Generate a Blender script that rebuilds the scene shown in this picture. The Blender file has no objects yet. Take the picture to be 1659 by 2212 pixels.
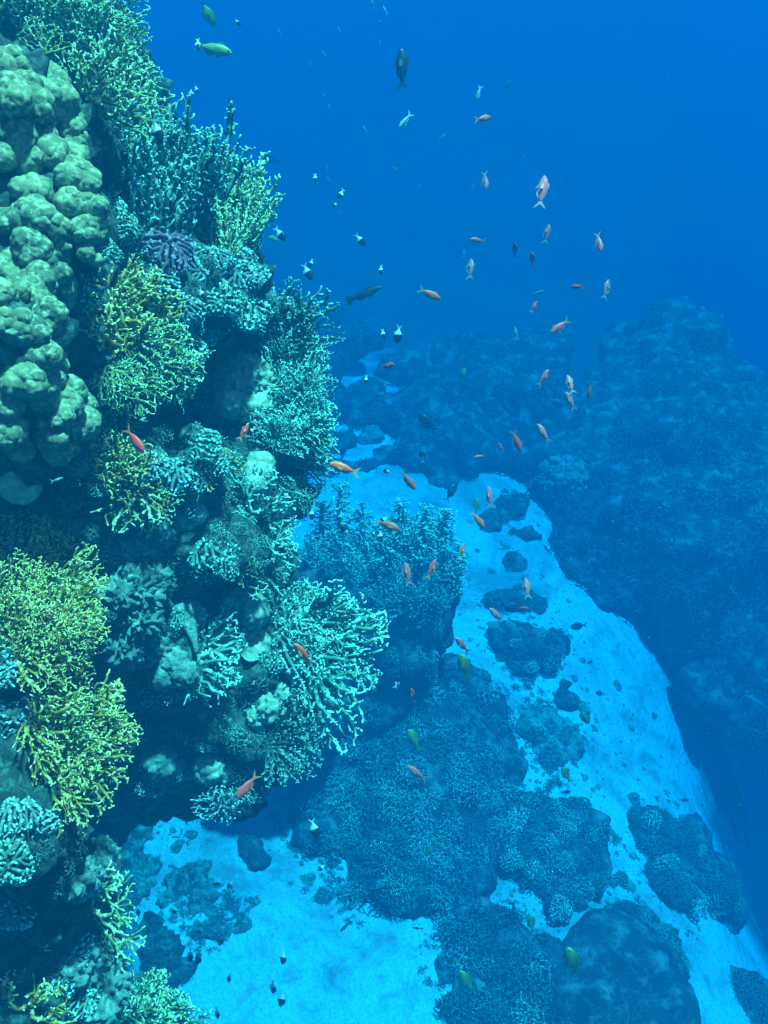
import bpy, bmesh, math, random
import numpy as np
from mathutils import Vector, Matrix, noise
from mathutils.bvhtree import BVHTree

C = bpy.context.scene.collection
SC = bpy.context.scene

# ------------------------------------------------------------------ camera
PITCH = 40.0
F = 2080.0                       # focal length for a picture 1659 wide, 2212 high
cam_data = bpy.data.cameras.new("camera")
cam_data.sensor_fit = 'VERTICAL'
cam_data.angle = 2 * math.atan(1106.0 / F)
cam_data.clip_start = 0.05
cam_data.clip_end = 500
cam = bpy.data.objects.new("camera", cam_data)
C.objects.link(cam)
cam.location = (0, 0, 0)
cam.rotation_euler = (math.radians(90 - PITCH), 0, 0)
SC.camera = cam

# ------------------------------------------------------------------ sky and sun
SUN_DIR = Vector((0.22, 0.15, 0.95)).normalized()      # towards the sun
sun_el = math.asin(SUN_DIR.z)
sun_az = math.atan2(SUN_DIR.x, SUN_DIR.y)
w = bpy.data.worlds.new("World")
SC.world = w
w.use_nodes = True
nt = w.node_tree
bg = nt.nodes['Background']
sky = nt.nodes.new('ShaderNodeTexSky')
sky.sky_type = 'NISHITA'
sky.sun_disc = False
sky.sun_elevation = sun_el
sky.sun_rotation = sun_az
nt.links.new(sky.outputs[0], bg.inputs[0])
bg.inputs[1].default_value = 0.05
sl = bpy.data.lights.new("sun", 'SUN')
sl.energy = 5.0
sl.angle = math.radians(3)
sl.color = (0.50, 1.0, 0.92)
so = bpy.data.objects.new("sun", sl)
C.objects.link(so)
so.rotation_euler = SUN_DIR.to_track_quat('Z', 'Y').to_euler()
so.location = (0, 0, 30)
vs = SC.view_settings
vs.view_transform = 'Standard'
vs.look = 'None'
vs.gamma = 1.0
vs.exposure = 2.28
SC.cycles.volume_bounces = 3
SC.cycles.max_bounces = 6
SC.cycles.diffuse_bounces = 3
SC.cycles.sample_clamp_indirect = 4.0

# ------------------------------------------------------------------ helpers
RX = Matrix.Rotation(math.radians(90 - PITCH), 3, 'X')
CAM_R = RX @ Vector((1, 0, 0))
CAM_U = RX @ Vector((0, 1, 0))
CAM_F = RX @ Vector((0, 0, -1))
UP = Vector((0, 0, 1))

def ray(px, py):
    return (RX @ Vector(((px - 829.5) / F, -(py - 1106.0) / F, -1.0))).normalized()

def at(px, py, r):
    return ray(px, py) * r

def imgdir(deg, depth=0.0):
    a = math.radians(deg)
    return (CAM_R * math.cos(a) + CAM_U * math.sin(a) + CAM_F * depth).normalized()

def tag(o, label=None, cat=None, group=None, kind=None):
    if label: o['label'] = label
    if cat: o['category'] = cat
    if group: o['group'] = group
    if kind: o['kind'] = kind
    return o

def empty(name, loc):
    o = bpy.data.objects.new(name, None)
    o.empty_display_size = 0.05
    C.objects.link(o)
    o.location = loc
    return o

def new_mesh(name, verts, faces, mat=None, attr=None, smooth=True):
    """verts (n,3) array, faces list/array of quads or tris"""
    me = bpy.data.meshes.new(name)
    me.from_pydata([tuple(v) for v in verts] if not isinstance(verts, list) else verts, [], faces)
    if smooth:
        me.polygons.foreach_set('use_smooth', np.ones(len(me.polygons), dtype=bool))
    if attr is not None:
        for k, vals in attr.items():
            a = me.attributes.new(k, 'FLOAT', 'POINT')
            a.data.foreach_set('value', np.asarray(vals, dtype=np.float32))
    if mat: me.materials.append(mat)
    me.update()
    return me

def link(name, me, parent=None, mat=None):
    o = bpy.data.objects.new(name, me)
    C.objects.link(o)
    if parent: o.parent = parent
    return o

def frame(zdir, ydir):
    """rotation whose +Z is zdir and whose +Y is close to ydir"""
    z = Vector(zdir).normalized()
    y = Vector(ydir)
    y = (y - z * y.dot(z))
    if y.length < 1e-4:
        y = z.orthogonal()
    y.normalize()
    x = y.cross(z)
    return Matrix((x, y, z)).transposed()

# ------------------------------------------------------------------ materials
def mat_new(name):
    m = bpy.data.materials.new(name)
    m.use_nodes = True
    b = m.node_tree.nodes['Principled BSDF']
    return m, m.node_tree, b

def N(t, typ, **kw):
    n = t.nodes.new(typ)
    for k, v in kw.items():
        setattr(n, k, v)
    return n

def mixc(t, fac, a, b, blend='MIX'):
    n = N(t, 'ShaderNodeMix', data_type='RGBA', blend_type=blend)
    for sock, val in ((n.inputs[0], fac), (n.inputs[6], a), (n.inputs[7], b)):
        if hasattr(val, 'is_output'):
            t.links.new(val, sock)
        else:
            sock.default_value = val if not isinstance(val, tuple) else (*val, 1.0)[:4]
    return n.outputs[2]

def noise_fac(t, scale, detail=4, lo=0.4, hi=0.6, rough=0.6, coord=None, dist=0.0):
    n = N(t, 'ShaderNodeTexNoise')
    n.inputs['Scale'].default_value = scale
    n.inputs['Detail'].default_value = detail
    n.inputs['Roughness'].default_value = rough
    n.inputs['Distortion'].default_value = dist
    if coord: t.links.new(coord, n.inputs['Vector'])
    r = N(t, 'ShaderNodeMapRange')
    r.inputs[1].default_value = lo
    r.inputs[2].default_value = hi
    t.links.new(n.outputs[0], r.inputs[0])
    return r.outputs[0], n.outputs[0]

def bump(t, b, height, strength=0.4, dist=0.01):
    n = N(t, 'ShaderNodeBump')
    n.inputs['Strength'].default_value = strength
    n.inputs['Distance'].default_value = dist
    t.links.new(height, n.inputs['Height'])
    t.links.new(n.outputs[0], b.inputs['Normal'])

def coral_mat(name, base, tip, base2=None, nscale=9.0, bscale=160.0):
    """branching coral: pale growing tips over a darker branch colour"""
    m, t, b = mat_new(name)
    co = N(t, 'ShaderNodeTexCoord').outputs['Object']
    fac, _ = noise_fac(t, nscale, 3, 0.35, 0.65, coord=co)
    c = mixc(t, fac, base, base2 or tuple(v * 0.6 for v in base))
    at_ = N(t, 'ShaderNodeAttribute', attribute_name='tip')
    c = mixc(t, at_.outputs['Fac'], c, tip)
    t.links.new(c, b.inputs['Base Color'])
    b.inputs['Roughness'].default_value = 0.75
    b.inputs['Specular IOR Level'].default_value = 0.15
    _, h = noise_fac(t, bscale, 2, coord=co)
    bump(t, b, h, 0.5, 0.004)
    return m

def mottle_mat(name, c1, c2, c3, s1=6, s2=22, bscale=60, bstr=0.7, bdist=0.012):
    m, t, b = mat_new(name)
    co = N(t, 'ShaderNodeTexCoord').outputs['Object']
    f1, _ = noise_fac(t, s1, 6, 0.40, 0.60, coord=co)
    f2, _ = noise_fac(t, s2, 6, 0.48, 0.66, coord=co)
    c = mixc(t, f1, c1, c2)
    c = mixc(t, f2, c, c3)
    t.links.new(c, b.inputs['Base Color'])
    b.inputs['Roughness'].default_value = 0.9
    b.inputs['Specular IOR Level'].default_value = 0.1
    _, h = noise_fac(t, bscale, 8, coord=co, rough=0.7)
    bump(t, b, h, bstr, bdist)
    return m

M = {}
M['yellow'] = coral_mat('yellow_fire_coral', (0.28, 0.21, 0.010), (0.58, 0.68, 0.24), (0.085, 0.075, 0.008))
M['olive'] = coral_mat('olive_fire_coral', (0.17, 0.24, 0.05), (0.45, 0.80, 0.42), (0.08, 0.12, 0.04))
M['teal'] = coral_mat('pale_fire_coral', (0.08, 0.22, 0.13), (0.30, 0.84, 0.62), (0.05, 0.15, 0.10))
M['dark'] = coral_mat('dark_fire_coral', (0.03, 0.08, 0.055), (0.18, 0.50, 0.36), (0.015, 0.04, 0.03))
M['cream'] = coral_mat('cream_finger_coral', (0.09, 0.20, 0.15), (0.26, 0.66, 0.54), (0.06, 0.12, 0.10))
M['purple'] = coral_mat('purple_finger_coral', (0.13, 0.09, 0.13), (0.26, 0.25, 0.28), (0.07, 0.06, 0.08))
M['green'] = coral_mat('green_finger_coral', (0.06, 0.18, 0.11), (0.20, 0.58, 0.42), (0.03, 0.10, 0.07))
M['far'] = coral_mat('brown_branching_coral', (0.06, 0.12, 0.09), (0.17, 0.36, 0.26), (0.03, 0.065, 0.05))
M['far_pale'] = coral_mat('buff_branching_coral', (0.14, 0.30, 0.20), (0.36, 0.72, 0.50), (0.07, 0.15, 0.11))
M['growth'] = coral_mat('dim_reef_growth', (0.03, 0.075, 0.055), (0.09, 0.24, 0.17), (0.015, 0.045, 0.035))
M['rock'] = mottle_mat('reef_rock', (0.045, 0.095, 0.07), (0.02, 0.045, 0.038), (0.10, 0.24, 0.17), 9, 40, 90, 1.0, 0.02)
M['rock_pale'] = mottle_mat('pale_reef_rock', (0.12, 0.26, 0.19), (0.05, 0.12, 0.09), (0.22, 0.43, 0.32), 9, 40, 90, 1.0, 0.015)
M['rock_far'] = mottle_mat('dark_outcrop_rock', (0.07, 0.09, 0.075), (0.035, 0.045, 0.04), (0.22, 0.28, 0.22), 3, 9, 25, 1.0, 0.04)
M['porites'] = mottle_mat('lobed_coral_skin', (0.14, 0.19, 0.085), (0.05, 0.085, 0.045), (0.26, 0.33, 0.17), 7, 90, 320, 0.6, 0.003)
M['plate'] = mottle_mat('green_plate_coral', (0.17, 0.30, 0.18), (0.11, 0.20, 0.13), (0.30, 0.42, 0.28), 7, 50, 160, 0.5, 0.004)
M['sponge'] = mottle_mat('horn_sponge_skin', (0.12, 0.18, 0.09), (0.07, 0.11, 0.06), (0.18, 0.25, 0.13), 12, 60, 120, 0.5, 0.004)
# ------------------------------------------------------------------ coral growth
def colonize(attr, seeds, step, infl, kill, rng, maxit=200, jit=0.25, maxn=2600):
    P = [np.array(s, float) for s in seeds]
    par = [-1] + list(range(len(seeds) - 1))
    A = np.array(attr, float)
    nd = np.full(len(A), 1e9)
    ni = np.zeros(len(A), int)
    for k, p in enumerate(P):
        d = np.linalg.norm(A - p, axis=1)
        m = d < nd
        nd[m] = d[m]; ni[m] = k
    for it in range(maxit):
        alive = nd > kill
        A, nd, ni = A[alive], nd[alive], ni[alive]
        if len(A) == 0 or len(P) > maxn: break
        act = nd < infl
        if not act.any():
            act = nd <= nd.min() + 1e-9
        src = np.unique(ni[act])
        new = []
        for k in src:
            s = act & (ni == k)
            v = A[s] - P[k]
            v = (v / np.linalg.norm(v, axis=1)[:, None]).sum(0)
            v = v / (np.linalg.norm(v) + 1e-9) + rng.normal(0, jit, 3) * 0.5
            v /= np.linalg.norm(v) + 1e-9
            new.append((k, P[k] + v * step))
        for k, q in new:
            idx = len(P)
            P.append(q); par.append(k)
            if len(A):
                d = np.linalg.norm(A - q, axis=1)
                m = d < nd
                nd[m] = d[m]; ni[m] = idx
    return np.array(P), np.array(par)

def prune(P, par, frac_seed=None):
    return P, par

def tree_mesh(name, P, par, rtip, rmax, rng, sides=5, expo=2.6, tipfall=1.5, knob=1.0, flat=None):
    n = len(P)
    kids = [[] for _ in range(n)]
    for i in range(1, n):
        kids[par[i]].append(i)
    rad = np.zeros(n)
    td = np.zeros(n)
    for i in range(n - 1, -1, -1):
        if not kids[i]:
            rad[i] = rtip * rng.uniform(0.85, 1.2) * knob
        else:
            rad[i] = min(rmax, sum(rad[k] ** expo for k in kids[i]) ** (1 / expo))
            rad[i] = max(rad[i] * 1.01, rtip)
            td[i] = 1 + min(td[k] for k in kids[i])
    tipv = np.exp(-(td / tipfall) ** 1.5)
    V, Fc, T = [], [], []
    ang = np.arange(sides) * 2 * math.pi / sides
    ca, sa = np.cos(ang)[:, None], np.sin(ang)[:, None]
    def ring(p, d, r, t):
        d = d / (np.linalg.norm(d) + 1e-9)
        a = np.array([0.3, 1.0, 0.1]) if abs(d[1]) < 0.9 else np.array([1.0, 0, 0])
        x = np.cross(a, d); x /= np.linalg.norm(x)
        y = np.cross(d, x)
        base = len(V)
        for row in p + r * (ca * x + sa * y):
            V.append(row); T.append(t)
        return base
    rings = [0] * n
    d0 = P[kids[0][0]] - P[0] if kids[0] else np.array([0, 0, 1.0])
    rings[0] = ring(P[0], d0, rad[0], tipv[0])
    for i in range(1, n):
        p = par[i]
        d = P[i] - P[p]
        if kids[i]:
            d2 = P[kids[i][0]] - P[i]
            dd = d / np.linalg.norm(d) + d2 / np.linalg.norm(d2)
        else:
            dd = d
        a = rings[p] if kids[p][0] == i else ring(P[p], d, rad[i] * 1.05, tipv[p])
        b = ring(P[i], dd, rad[i], tipv[i])
        rings[i] = b
        for s in range(sides):
            s2 = (s + 1) % sides
            Fc.append((a + s, a + s2, b + s2, b + s))
        if not kids[i]:
            dn = d / np.linalg.norm(d)
            c = ring(P[i] + dn * rad[i] * 0.7, d, rad[i] * 0.72, 1.0)
            for s in range(sides):
                s2 = (s + 1) % sides
                Fc.append((b + s, b + s2, c + s2, c + s))
            e = len(V)
            V.append(P[i] + dn * rad[i] * 1.15); T.append(1.0)
            for s in range(sides):
                Fc.append((c + s, c + (s + 1) % sides, e))
    return new_mesh(name, V, Fc, None, {'tip': T})

def with_mat(me, mat, cache={}):
    k = (me.name, mat.name)
    if k not in cache:
        c = me.copy()
        c.materials.clear()
        c.materials.append(mat)
        cache[k] = c
    return cache[k]

def g_fan(seed, half=62, n=420, kill=0.055, thick=0.05, step=0.03, rtip=0.0105, rmax=0.034, sparse=1.0):
    rng = np.random.default_rng(seed)
    A = []
    ph = rng.uniform(0, 6.28, 4)
    while len(A) < n:
        th = math.radians(rng.uniform(-half, half))
        r = math.sqrt(rng.uniform(0.02, 1.0))
        lim = 0.82 + 0.12 * math.sin(3 * th + ph[0]) + 0.10 * math.sin(7 * th + ph[1]) + 0.05 * math.sin(17 * th + ph[2])
        if r > lim: continue
        x, z = r * math.sin(th), r * math.cos(th)
        y = rng.normal(0, thick) + 0.22 * (x * x) * math.sin(ph[3]) + 0.06 * math.sin(5 * x + ph[2])
        A.append((x, y, z))
    P, par = colonize(A, [(0, 0, 0), (0, 0, 0.05)], step, 0.20, kill, rng, jit=0.30)
    return tree_mesh('fan_coral_mesh', P, par, rtip, rmax, rng)

def g_bush(seed, n=520, kill=0.085, step=0.045, rtip=0.017, rmax=0.06, flat=0.75, inner=0.15, sides=5, knob=1.0, jit=0.25):
    rng = np.random.default_rng(seed)
    A = []
    ph = rng.uniform(0, 6.28, 3)
    while len(A) < n:
        p = rng.normal(0, 1, 3); p /= np.linalg.norm(p)
        if p[2] < -0.12: continue
        r = rng.uniform(inner, 1) ** (1 / 2.2)
        a = math.atan2(p[1], p[0])
        r *= 0.86 + 0.10 * math.sin(3 * a + ph[0]) + 0.06 * math.sin(5 * p[2] + ph[1])
        A.append((p[0] * r, p[1] * r, max(-0.02, p[2] * r * flat)))
    P, par = colonize(A, [(0, 0, -0.08), (0, 0, 0.0)], step, 0.30, kill, rng, jit=jit)
    return tree_mesh('bush_coral_mesh', P, par, rtip, rmax, rng, sides=sides, knob=knob, expo=3.0)

def g_column(seed, n=900, rad=0.34, kill=0.05, step=0.03, rtip=0.011, rmax=0.03):
    rng = np.random.default_rng(seed)
    A = []
    seeds = [(0.02 * math.sin(6 * z + seed), 0.02 * math.cos(5 * z), z) for z in np.linspace(0, 0.92, 26)]
    while len(A) < n:
        z = rng.uniform(0.02, 1.0)
        a = rng.uniform(0, 6.28)
        rr = rad * (0.55 + 0.5 * math.sin(9 * z + 2 * a + seed) ** 2) * (1 - 0.55 * z) * math.sqrt(rng.uniform(0.1, 1))
        A.append((rr * math.cos(a), rr * math.sin(a) * 0.8, z + rr * 0.5))
    P, par = colonize(A, seeds, step, 0.16, kill, rng, jit=0.3)
    return tree_mesh('column_coral_mesh', P, par, rtip, rmax, rng)

def g_blade(seed, n=560, rtip=0.0095):
    """narrow upright fans: long near-vertical fingers in one plane"""
    rng = np.random.default_rng(seed)
    A = []
    ph = rng.uniform(0, 6.28, 3)
    while len(A) < n:
        z = rng.uniform(0.05, 1.0)
        half = 0.10 + 0.24 * z ** 0.6
        x = rng.uniform(-half, half)
        if z > 0.80 + 0.16 * math.sin(14 * x + ph[0]) + 0.1 * math.sin(31 * x + ph[1]): continue
        A.append((x, rng.normal(0, 0.035) + 0.25 * x * x * math.sin(ph[2]), z))
    P, par = colonize(A, [(0, 0, 0), (0, 0, 0.04)], 0.028, 0.15, 0.038, rng, jit=0.24)
    return tree_mesh('blade_coral_mesh', P, par, rtip, 0.026, rng)

FAN = [g_fan(s) for s in range(6)]
FAN_OPEN = [g_fan(20 + s, half=50, n=190, kill=0.08, thick=0.05, step=0.045, rtip=0.017, rmax=0.036) for s in range(4)]
BUSH = [g_bush(40 + s) for s in range(4)]
STAG = [g_bush(60 + s, n=300, kill=0.13, step=0.06, rtip=0.022, rmax=0.06, flat=0.8) for s in range(3)]
CLUMP = [g_bush(80 + s, n=800, kill=0.088, step=0.05, rtip=0.040, rmax=0.06, flat=0.72, inner=0.62, sides=6, jit=0.4) for s in range(4)]
LOBUSH = [g_bush(140 + s, n=200, kill=0.16, step=0.08, rtip=0.03, rmax=0.07, sides=4) for s in range(3)]
COLUMN = [g_column(100 + s) for s in range(4)]
BLADE = [g_blade(120 + s) for s in range(5)]

# ------------------------------------------------------------------ solid shapes
def ico(sub):
    bm = bmesh.new()
    bmesh.ops.create_icosphere(bm, subdivisions=sub, radius=1.0)
    v = np.array([x.co[:] for x in bm.verts])
    f = [tuple(q.index for q in p.verts) for p in bm.faces]
    bm.free()
    return v, f
ICO = {s: ico(s) for s in (2, 3, 4, 5)}

def worley(p):
    return noise.voronoi(p)[0][0]

def lobe_verts(c, r, sub, seed, amp=0.15, cells=2.2, squash=None, rough=0.02):
    v, f = ICO[sub]
    out = np.empty_like(v)
    off = Vector((seed * 7.13, seed * 3.7, seed * 1.9))
    for i, p in enumerate(v):
        q = Vector(p) * cells + off
        d = worley(q)
        k = 1 + amp * (1.0 - min(1.6, (d / 0.5) ** 2)) + rough * noise.noise(q * 5)
        out[i] = p * k
    if squash is not None:
        out = out * np.array(squash)
    return out * r + np.array(c), f

def join_pieces(pieces):
    V, Fc, o = [], [], 0
    for v, f in pieces:
        V.append(v)
        Fc += [tuple(i + o for i in q) for q in f]
        o += len(v)
    return np.concatenate(V), Fc

def remesh_rock(name, pieces, voxel, amp, scale, seed, mat, fine=0.5):
    v, f = join_pieces(pieces)
    me = new_mesh(name, v, f)
    ob = bpy.data.objects.new(name, me)
    C.objects.link(ob)
    md = ob.modifiers.new('r', 'REMESH')
    md.mode = 'VOXEL'
    md.voxel_size = voxel
    dg = bpy.context.evaluated_depsgraph_get()
    ev = ob.evaluated_get(dg)
    m2 = bpy.data.meshes.new_from_object(ev, depsgraph=dg)
    bpy.data.objects.remove(ob)
    bpy.data.meshes.remove(me)
    n = len(m2.vertices)
    co = np.empty(n * 3, np.float32); m2.vertices.foreach_get('co', co)
    no = np.empty(n * 3, np.float32); m2.vertices.foreach_get('normal', no)
    co = co.reshape(-1, 3); no = no.reshape(-1, 3)
    off = Vector((seed * 11.3, seed * 5.1, seed * 2.7))
    d = np.empty(n)
    for i in range(n):
        p = Vector(co[i]) * scale + off
        a = noise.noise(p) + 0.5 * noise.noise(p * 2.3) - 0.8 * min(1.0, worley(p * 1.7)) + 0.4
        b = noise.noise(p * 5.1) + 0.6 * noise.noise(p * 11.0)
        d[i] = amp * (a + fine * b)
    co = co + no * d[:, None]
    m2.vertices.foreach_set('co', co.astype(np.float32).ravel())
    m2.polygons.foreach_set('use_smooth', np.ones(len(m2.polygons), dtype=bool))
    m2.materials.clear()
    m2.materials.append(mat)
    m2.name = name
    m2.update()
    return m2

def bvh_of(me, mw=None):
    vs_ = [v.co.copy() if mw is None else mw @ v.co for v in me.vertices]
    return BVHTree.FromPolygons(vs_, [tuple(p.vertices) for p in me.polygons])

O0 = Vector((0, 0, 0))
def hit(bvhs, px, py):
    best = None
    d = ray(px, py)
    for b in bvhs:
        loc, nor, idx, dist = b.ray_cast(O0, d)
        if loc is not None and (best is None or dist < best[2]):
            if nor.dot(d) > 0: nor = -nor
            best = (loc, nor, dist)
    return best
# ------------------------------------------------------------------ the seabed
def floor_z(x, y):
    p = Vector((x * 0.35, y * 0.35, 3.1))
    z = -5.45 - 0.03 * (y - 4) + 0.10 * noise.noise(p) + 0.035 * noise.noise(p * 4.0) + 0.012 * noise.noise(p * 13)
    edge = 2.14 + 0.30 * noise.noise(Vector((y * 0.5, 7.7, 0))) + 0.25 * max(0.0, y - 6.0)
    e = x - edge
    z -= 2.1 * 0.5 * (e + math.sqrt(e * e + 0.6)) - 0.22
    if y > 7.5:
        q = Vector((x * 0.55, y * 0.55, 9.0))
        z += min(1.0, (y - 7.5) / 2.5) * (0.35 * noise.noise(q) + 0.22 * noise.noise(q * 2.3) + 0.12 * noise.noise(q * 5.0))
    return max(z, -45.0)

def spaced(c, near, far_lo, far_hi, n):
    t = np.linspace(-1, 1, n)
    s = np.sinh(t * 5.2) / math.sinh(5.2)
    return np.where(s < 0, c + s * (c - far_lo), c + s * (far_hi - c))
xs = spaced(0.6, 0, -70, 90, 300)
ys = spaced(5.2, 0, -60, 110, 300)
V = [(x, y, floor_z(x, y)) for y in ys for x in xs]
nx = len(xs)
Fc = [(j * nx + i, j * nx + i + 1, (j + 1) * nx + i + 1, (j + 1) * nx + i) for j in range(len(ys) - 1) for i in range(nx - 1)]

sand, t, b = mat_new('reef_sand')
co = N(t, 'ShaderNodeTexCoord').outputs['Object']
f1, _ = noise_fac(t, 0.9, 8, 0.48, 0.62, 0.70, co, 0.8)
f2, _ = noise_fac(t, 4.5, 8, 0.52, 0.66, 0.72, co, 0.6)
f3, _ = noise_fac(t, 60, 4, 0.35, 0.65, 0.6, co)
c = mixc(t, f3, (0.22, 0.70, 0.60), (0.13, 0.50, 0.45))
mm = N(t, 'ShaderNodeMath', operation='MULTIPLY'); t.links.new(f2, mm.inputs[0]); mm.inputs[1].default_value = 0.75
c = mixc(t, mm.outputs[0], c, (0.22, 0.25, 0.20))
mm = N(t, 'ShaderNodeMath', operation='MULTIPLY'); t.links.new(f1, mm.inputs[0]); mm.inputs[1].default_value = 0.75
c = mixc(t, mm.outputs[0], c, (0.17, 0.20, 0.17))
# dark reef with sand pockets beyond the channel, plus haze dimming put into the colour
sx = N(t, 'ShaderNodeSeparateXYZ'); t.links.new(co, sx.inputs[0])
yr = N(t, 'ShaderNodeMapRange'); yr.inputs[1].default_value = 5.6; yr.inputs[2].default_value = 9.0; yr.inputs[4].default_value = 0.27
t.links.new(sx.outputs[1], yr.inputs[0])
y2 = N(t, 'ShaderNodeMapRange'); y2.inputs[1].default_value = 9.5; y2.inputs[2].default_value = 11.5; y2.inputs[4].default_value = 0.5
t.links.new(sx.outputs[1], y2.inputs[0])
_, fn = noise_fac(t, 0.75, 6, coord=co, rough=0.6)
ad0 = N(t, 'ShaderNodeMath', operation='ADD'); t.links.new(fn, ad0.inputs[0]); t.links.new(yr.outputs[0], ad0.inputs[1])
ad = N(t, 'ShaderNodeMath', operation='ADD'); t.links.new(ad0.outputs[0], ad.inputs[0]); t.links.new(y2.outputs[0], ad.inputs[1])
xr = N(t, 'ShaderNodeMapRange'); xr.inputs[1].default_value = 2.25; xr.inputs[2].default_value = 3.2; xr.inputs[4].default_value = 0.5
t.links.new(sx.outputs[0], xr.inputs[0])
ad1 = N(t, 'ShaderNodeMath', operation='ADD'); t.links.new(ad.outputs[0], ad1.inputs[0]); t.links.new(xr.outputs[0], ad1.inputs[1]); ad = ad1
fr = N(t, 'ShaderNodeMapRange'); fr.inputs[1].default_value = 0.60; fr.inputs[2].default_value = 0.80
t.links.new(ad.outputs[0], fr.inputs[0])
c = mixc(t, fr.outputs[0], c, (0.07, 0.085, 0.07))
t.links.new(c, b.inputs['Base Color'])
b.inputs['Roughness'].default_value = 1.0
b.inputs['Specular IOR Level'].default_value = 0.05
_, h = noise_fac(t, 14, 8, coord=co, rough=0.65)
bump(t, b, h, 0.8, 0.06)
floor_me = new_mesh('seabed', V, Fc, sand)
seabed = link('seabed', floor_me)
tag(seabed, kind='structure')
B_FLOOR = bvh_of(floor_me)

def floor_r(px, py):
    h_ = hit([B_FLOOR], px, py)
    return h_[2] if h_ else 14.0

# ------------------------------------------------------------------ the reef wall on the left
# (image x, image y, distance of the near face, radius in image units, stretch towards depth)
WALL = [
    (60, 60, 3.7, 170, 1.2), (190, 150, 3.7, 130, 1.2), (-60, 250, 2.7, 170, 1.3), (110, 320, 2.95, 130, 1.2),
    (260, 330, 3.35, 110, 1.2), (340, 450, 3.35, 100, 1.2), (430, 500, 3.45, 95, 1.2), (500, 520, 3.55, 60, 1.2),
    (60, 520, 2.6, 150, 1.2), (220, 560, 2.95, 110, 1.2), (370, 620, 3.05, 110, 1.2), (500, 640, 3.2, 95, 1.2),
    (-20, 780, 2.4, 170, 1.2), (180, 760, 2.85, 130, 1.2), (310, 760, 3.0, 110, 1.2), (600, 740, 3.45, 75, 1.2),
    (610, 860, 3.45, 80, 1.2), (600, 960, 3.40, 90, 1.2), (640, 930, 3.45, 70, 1.2), (560, 880, 3.6, 90, 1.2),
    (400, 880, 3.55, 150, 1.1), (500, 760, 3.75, 110, 1.1), (60, 950, 2.55, 140, 1.2), (250, 1010, 2.95, 120, 1.2),
    (410, 1010, 3.05, 95, 1.2), (520, 1050, 3.30, 110, 1.2), (600, 1080, 3.40, 80, 1.2), (60, 1160, 2.95, 150, 1.2),
    (220, 1180, 3.10, 130, 1.2), (370, 1170, 3.15, 110, 1.2), (480, 1190, 3.15, 90, 1.2), (560, 1210, 3.40, 90, 1.2),
    (10, 1400, 2.45, 150, 1.2), (90, 1330, 2.65, 110, 1.2), (260, 1330, 3.05, 110, 1.2), (380, 1320, 3.35, 120, 1.2),
    (500, 1330, 3.40, 110, 1.2), (610, 1370, 3.45, 90, 1.2), (690, 1400, 3.50, 60, 1.2), (560, 1450, 3.40, 100, 1.2),
    (640, 1480, 3.45, 70, 1.2), (400, 1440, 3.20, 85, 1.2), (300, 1500, 3.45, 130, 1.2), (20, 1600, 2.5, 160, 1.2),
    (110, 1560, 2.65, 90, 1.2), (440, 1570, 3.40, 100, 1.2), (550, 1580, 3.45, 90, 1.2), (330, 1640, 3.45, 90, 1.2),
    (420, 1660, 3.55, 80, 1.2), (520, 1660, 3.55, 80, 1.2), (10, 1780, 2.45, 150, 1.2), (100, 1760, 2.7, 90, 1.2), (450, 1690, 3.55, 70, 1.1), (520, 1690, 3.6, 60, 1.1), (390, 1710, 3.6, 60, 1.1),
    (60, 1950, 2.75, 150, 1.3), (160, 1960, 3.0, 80, 1.3), (40, 2120, 2.85, 150, 1.3), (165, 2110, 3.0, 90, 1.3),
    (240, 2200, 3.7, 80, 1.3), (330, 2240, 3.9, 70, 1.3),
    # the body of the reef behind and below
    (150, 700, 4.0, 420, 1.0), (340, 950, 4.0, 280, 0.9), (260, 1250, 4.0, 320, 0.9), (250, 1550, 4.1, 230, 0.9),
        (60, 300, 4.4, 330, 1.2), (-250, 900, 3.4, 500, 1.2), (-250, 1700, 3.6, 450, 1.2),
]
pieces = []
rw = random.Random(5)
WS = 0.68                                                # the near face stands about two metres off
for k, (px, py, r, rp, st) in enumerate(WALL):
    r *= WS
    rad = rp * r / F
    c = at(px, py, r + rad * st)
    v, f = ICO[3]
    q = v * rad
    # stretch along the line of sight
    d = np.array(ray(px, py))
    q = q + np.outer(q @ d, d) * (st - 1)
    pieces.append((q + np.array(c), f))
for (px, py, r, rp) in [(230, 1480, 3.6, 190), (150, 1250, 3.5, 280), (60, 1750, 4.0, 200), (190, 1720, 4.6, 120), (300, 1690, 4.3, 75), (60, 2050, 4.3, 160), (330, 1560, 3.4, 110), (120, 900, 3.6, 300), (-150, 1400, 3.8, 420)]:
    v, f = ICO[3]
    pieces.append((v * (rp * r / F) + np.array(at(px, py, r + rp * r / F)), f))
# plinth down to the floor
for (x, y, z, rx, ry, rz) in [(-3.0, 2.6, -2.6, 1.3, 1.5, 3.2), (-2.7, 4.2, -3.6, 1.1, 1.3, 2.4), (-3.2, 1.0, -3.0, 1.8, 1.6, 3.0), (-4.5, 2.5, -2.5, 2.5, 3.5, 3.6)]:
    v, f = ICO[4]
    pieces.append((v * np.array((rx, ry, rz)) + np.array((x, y, z)), f))
wall_me = remesh_rock('reef_wall', pieces, 0.024, 0.040, 7.0, 1, M['rock'], 0.7)
wall = link('reef_wall', wall_me)
tag(wall, 'dark pitted reef wall filling the left side, carrying all the near corals', 'reef')
B_WALL = bvh_of(wall_me)
print('wall verts', len(wall_me.vertices))
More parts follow.
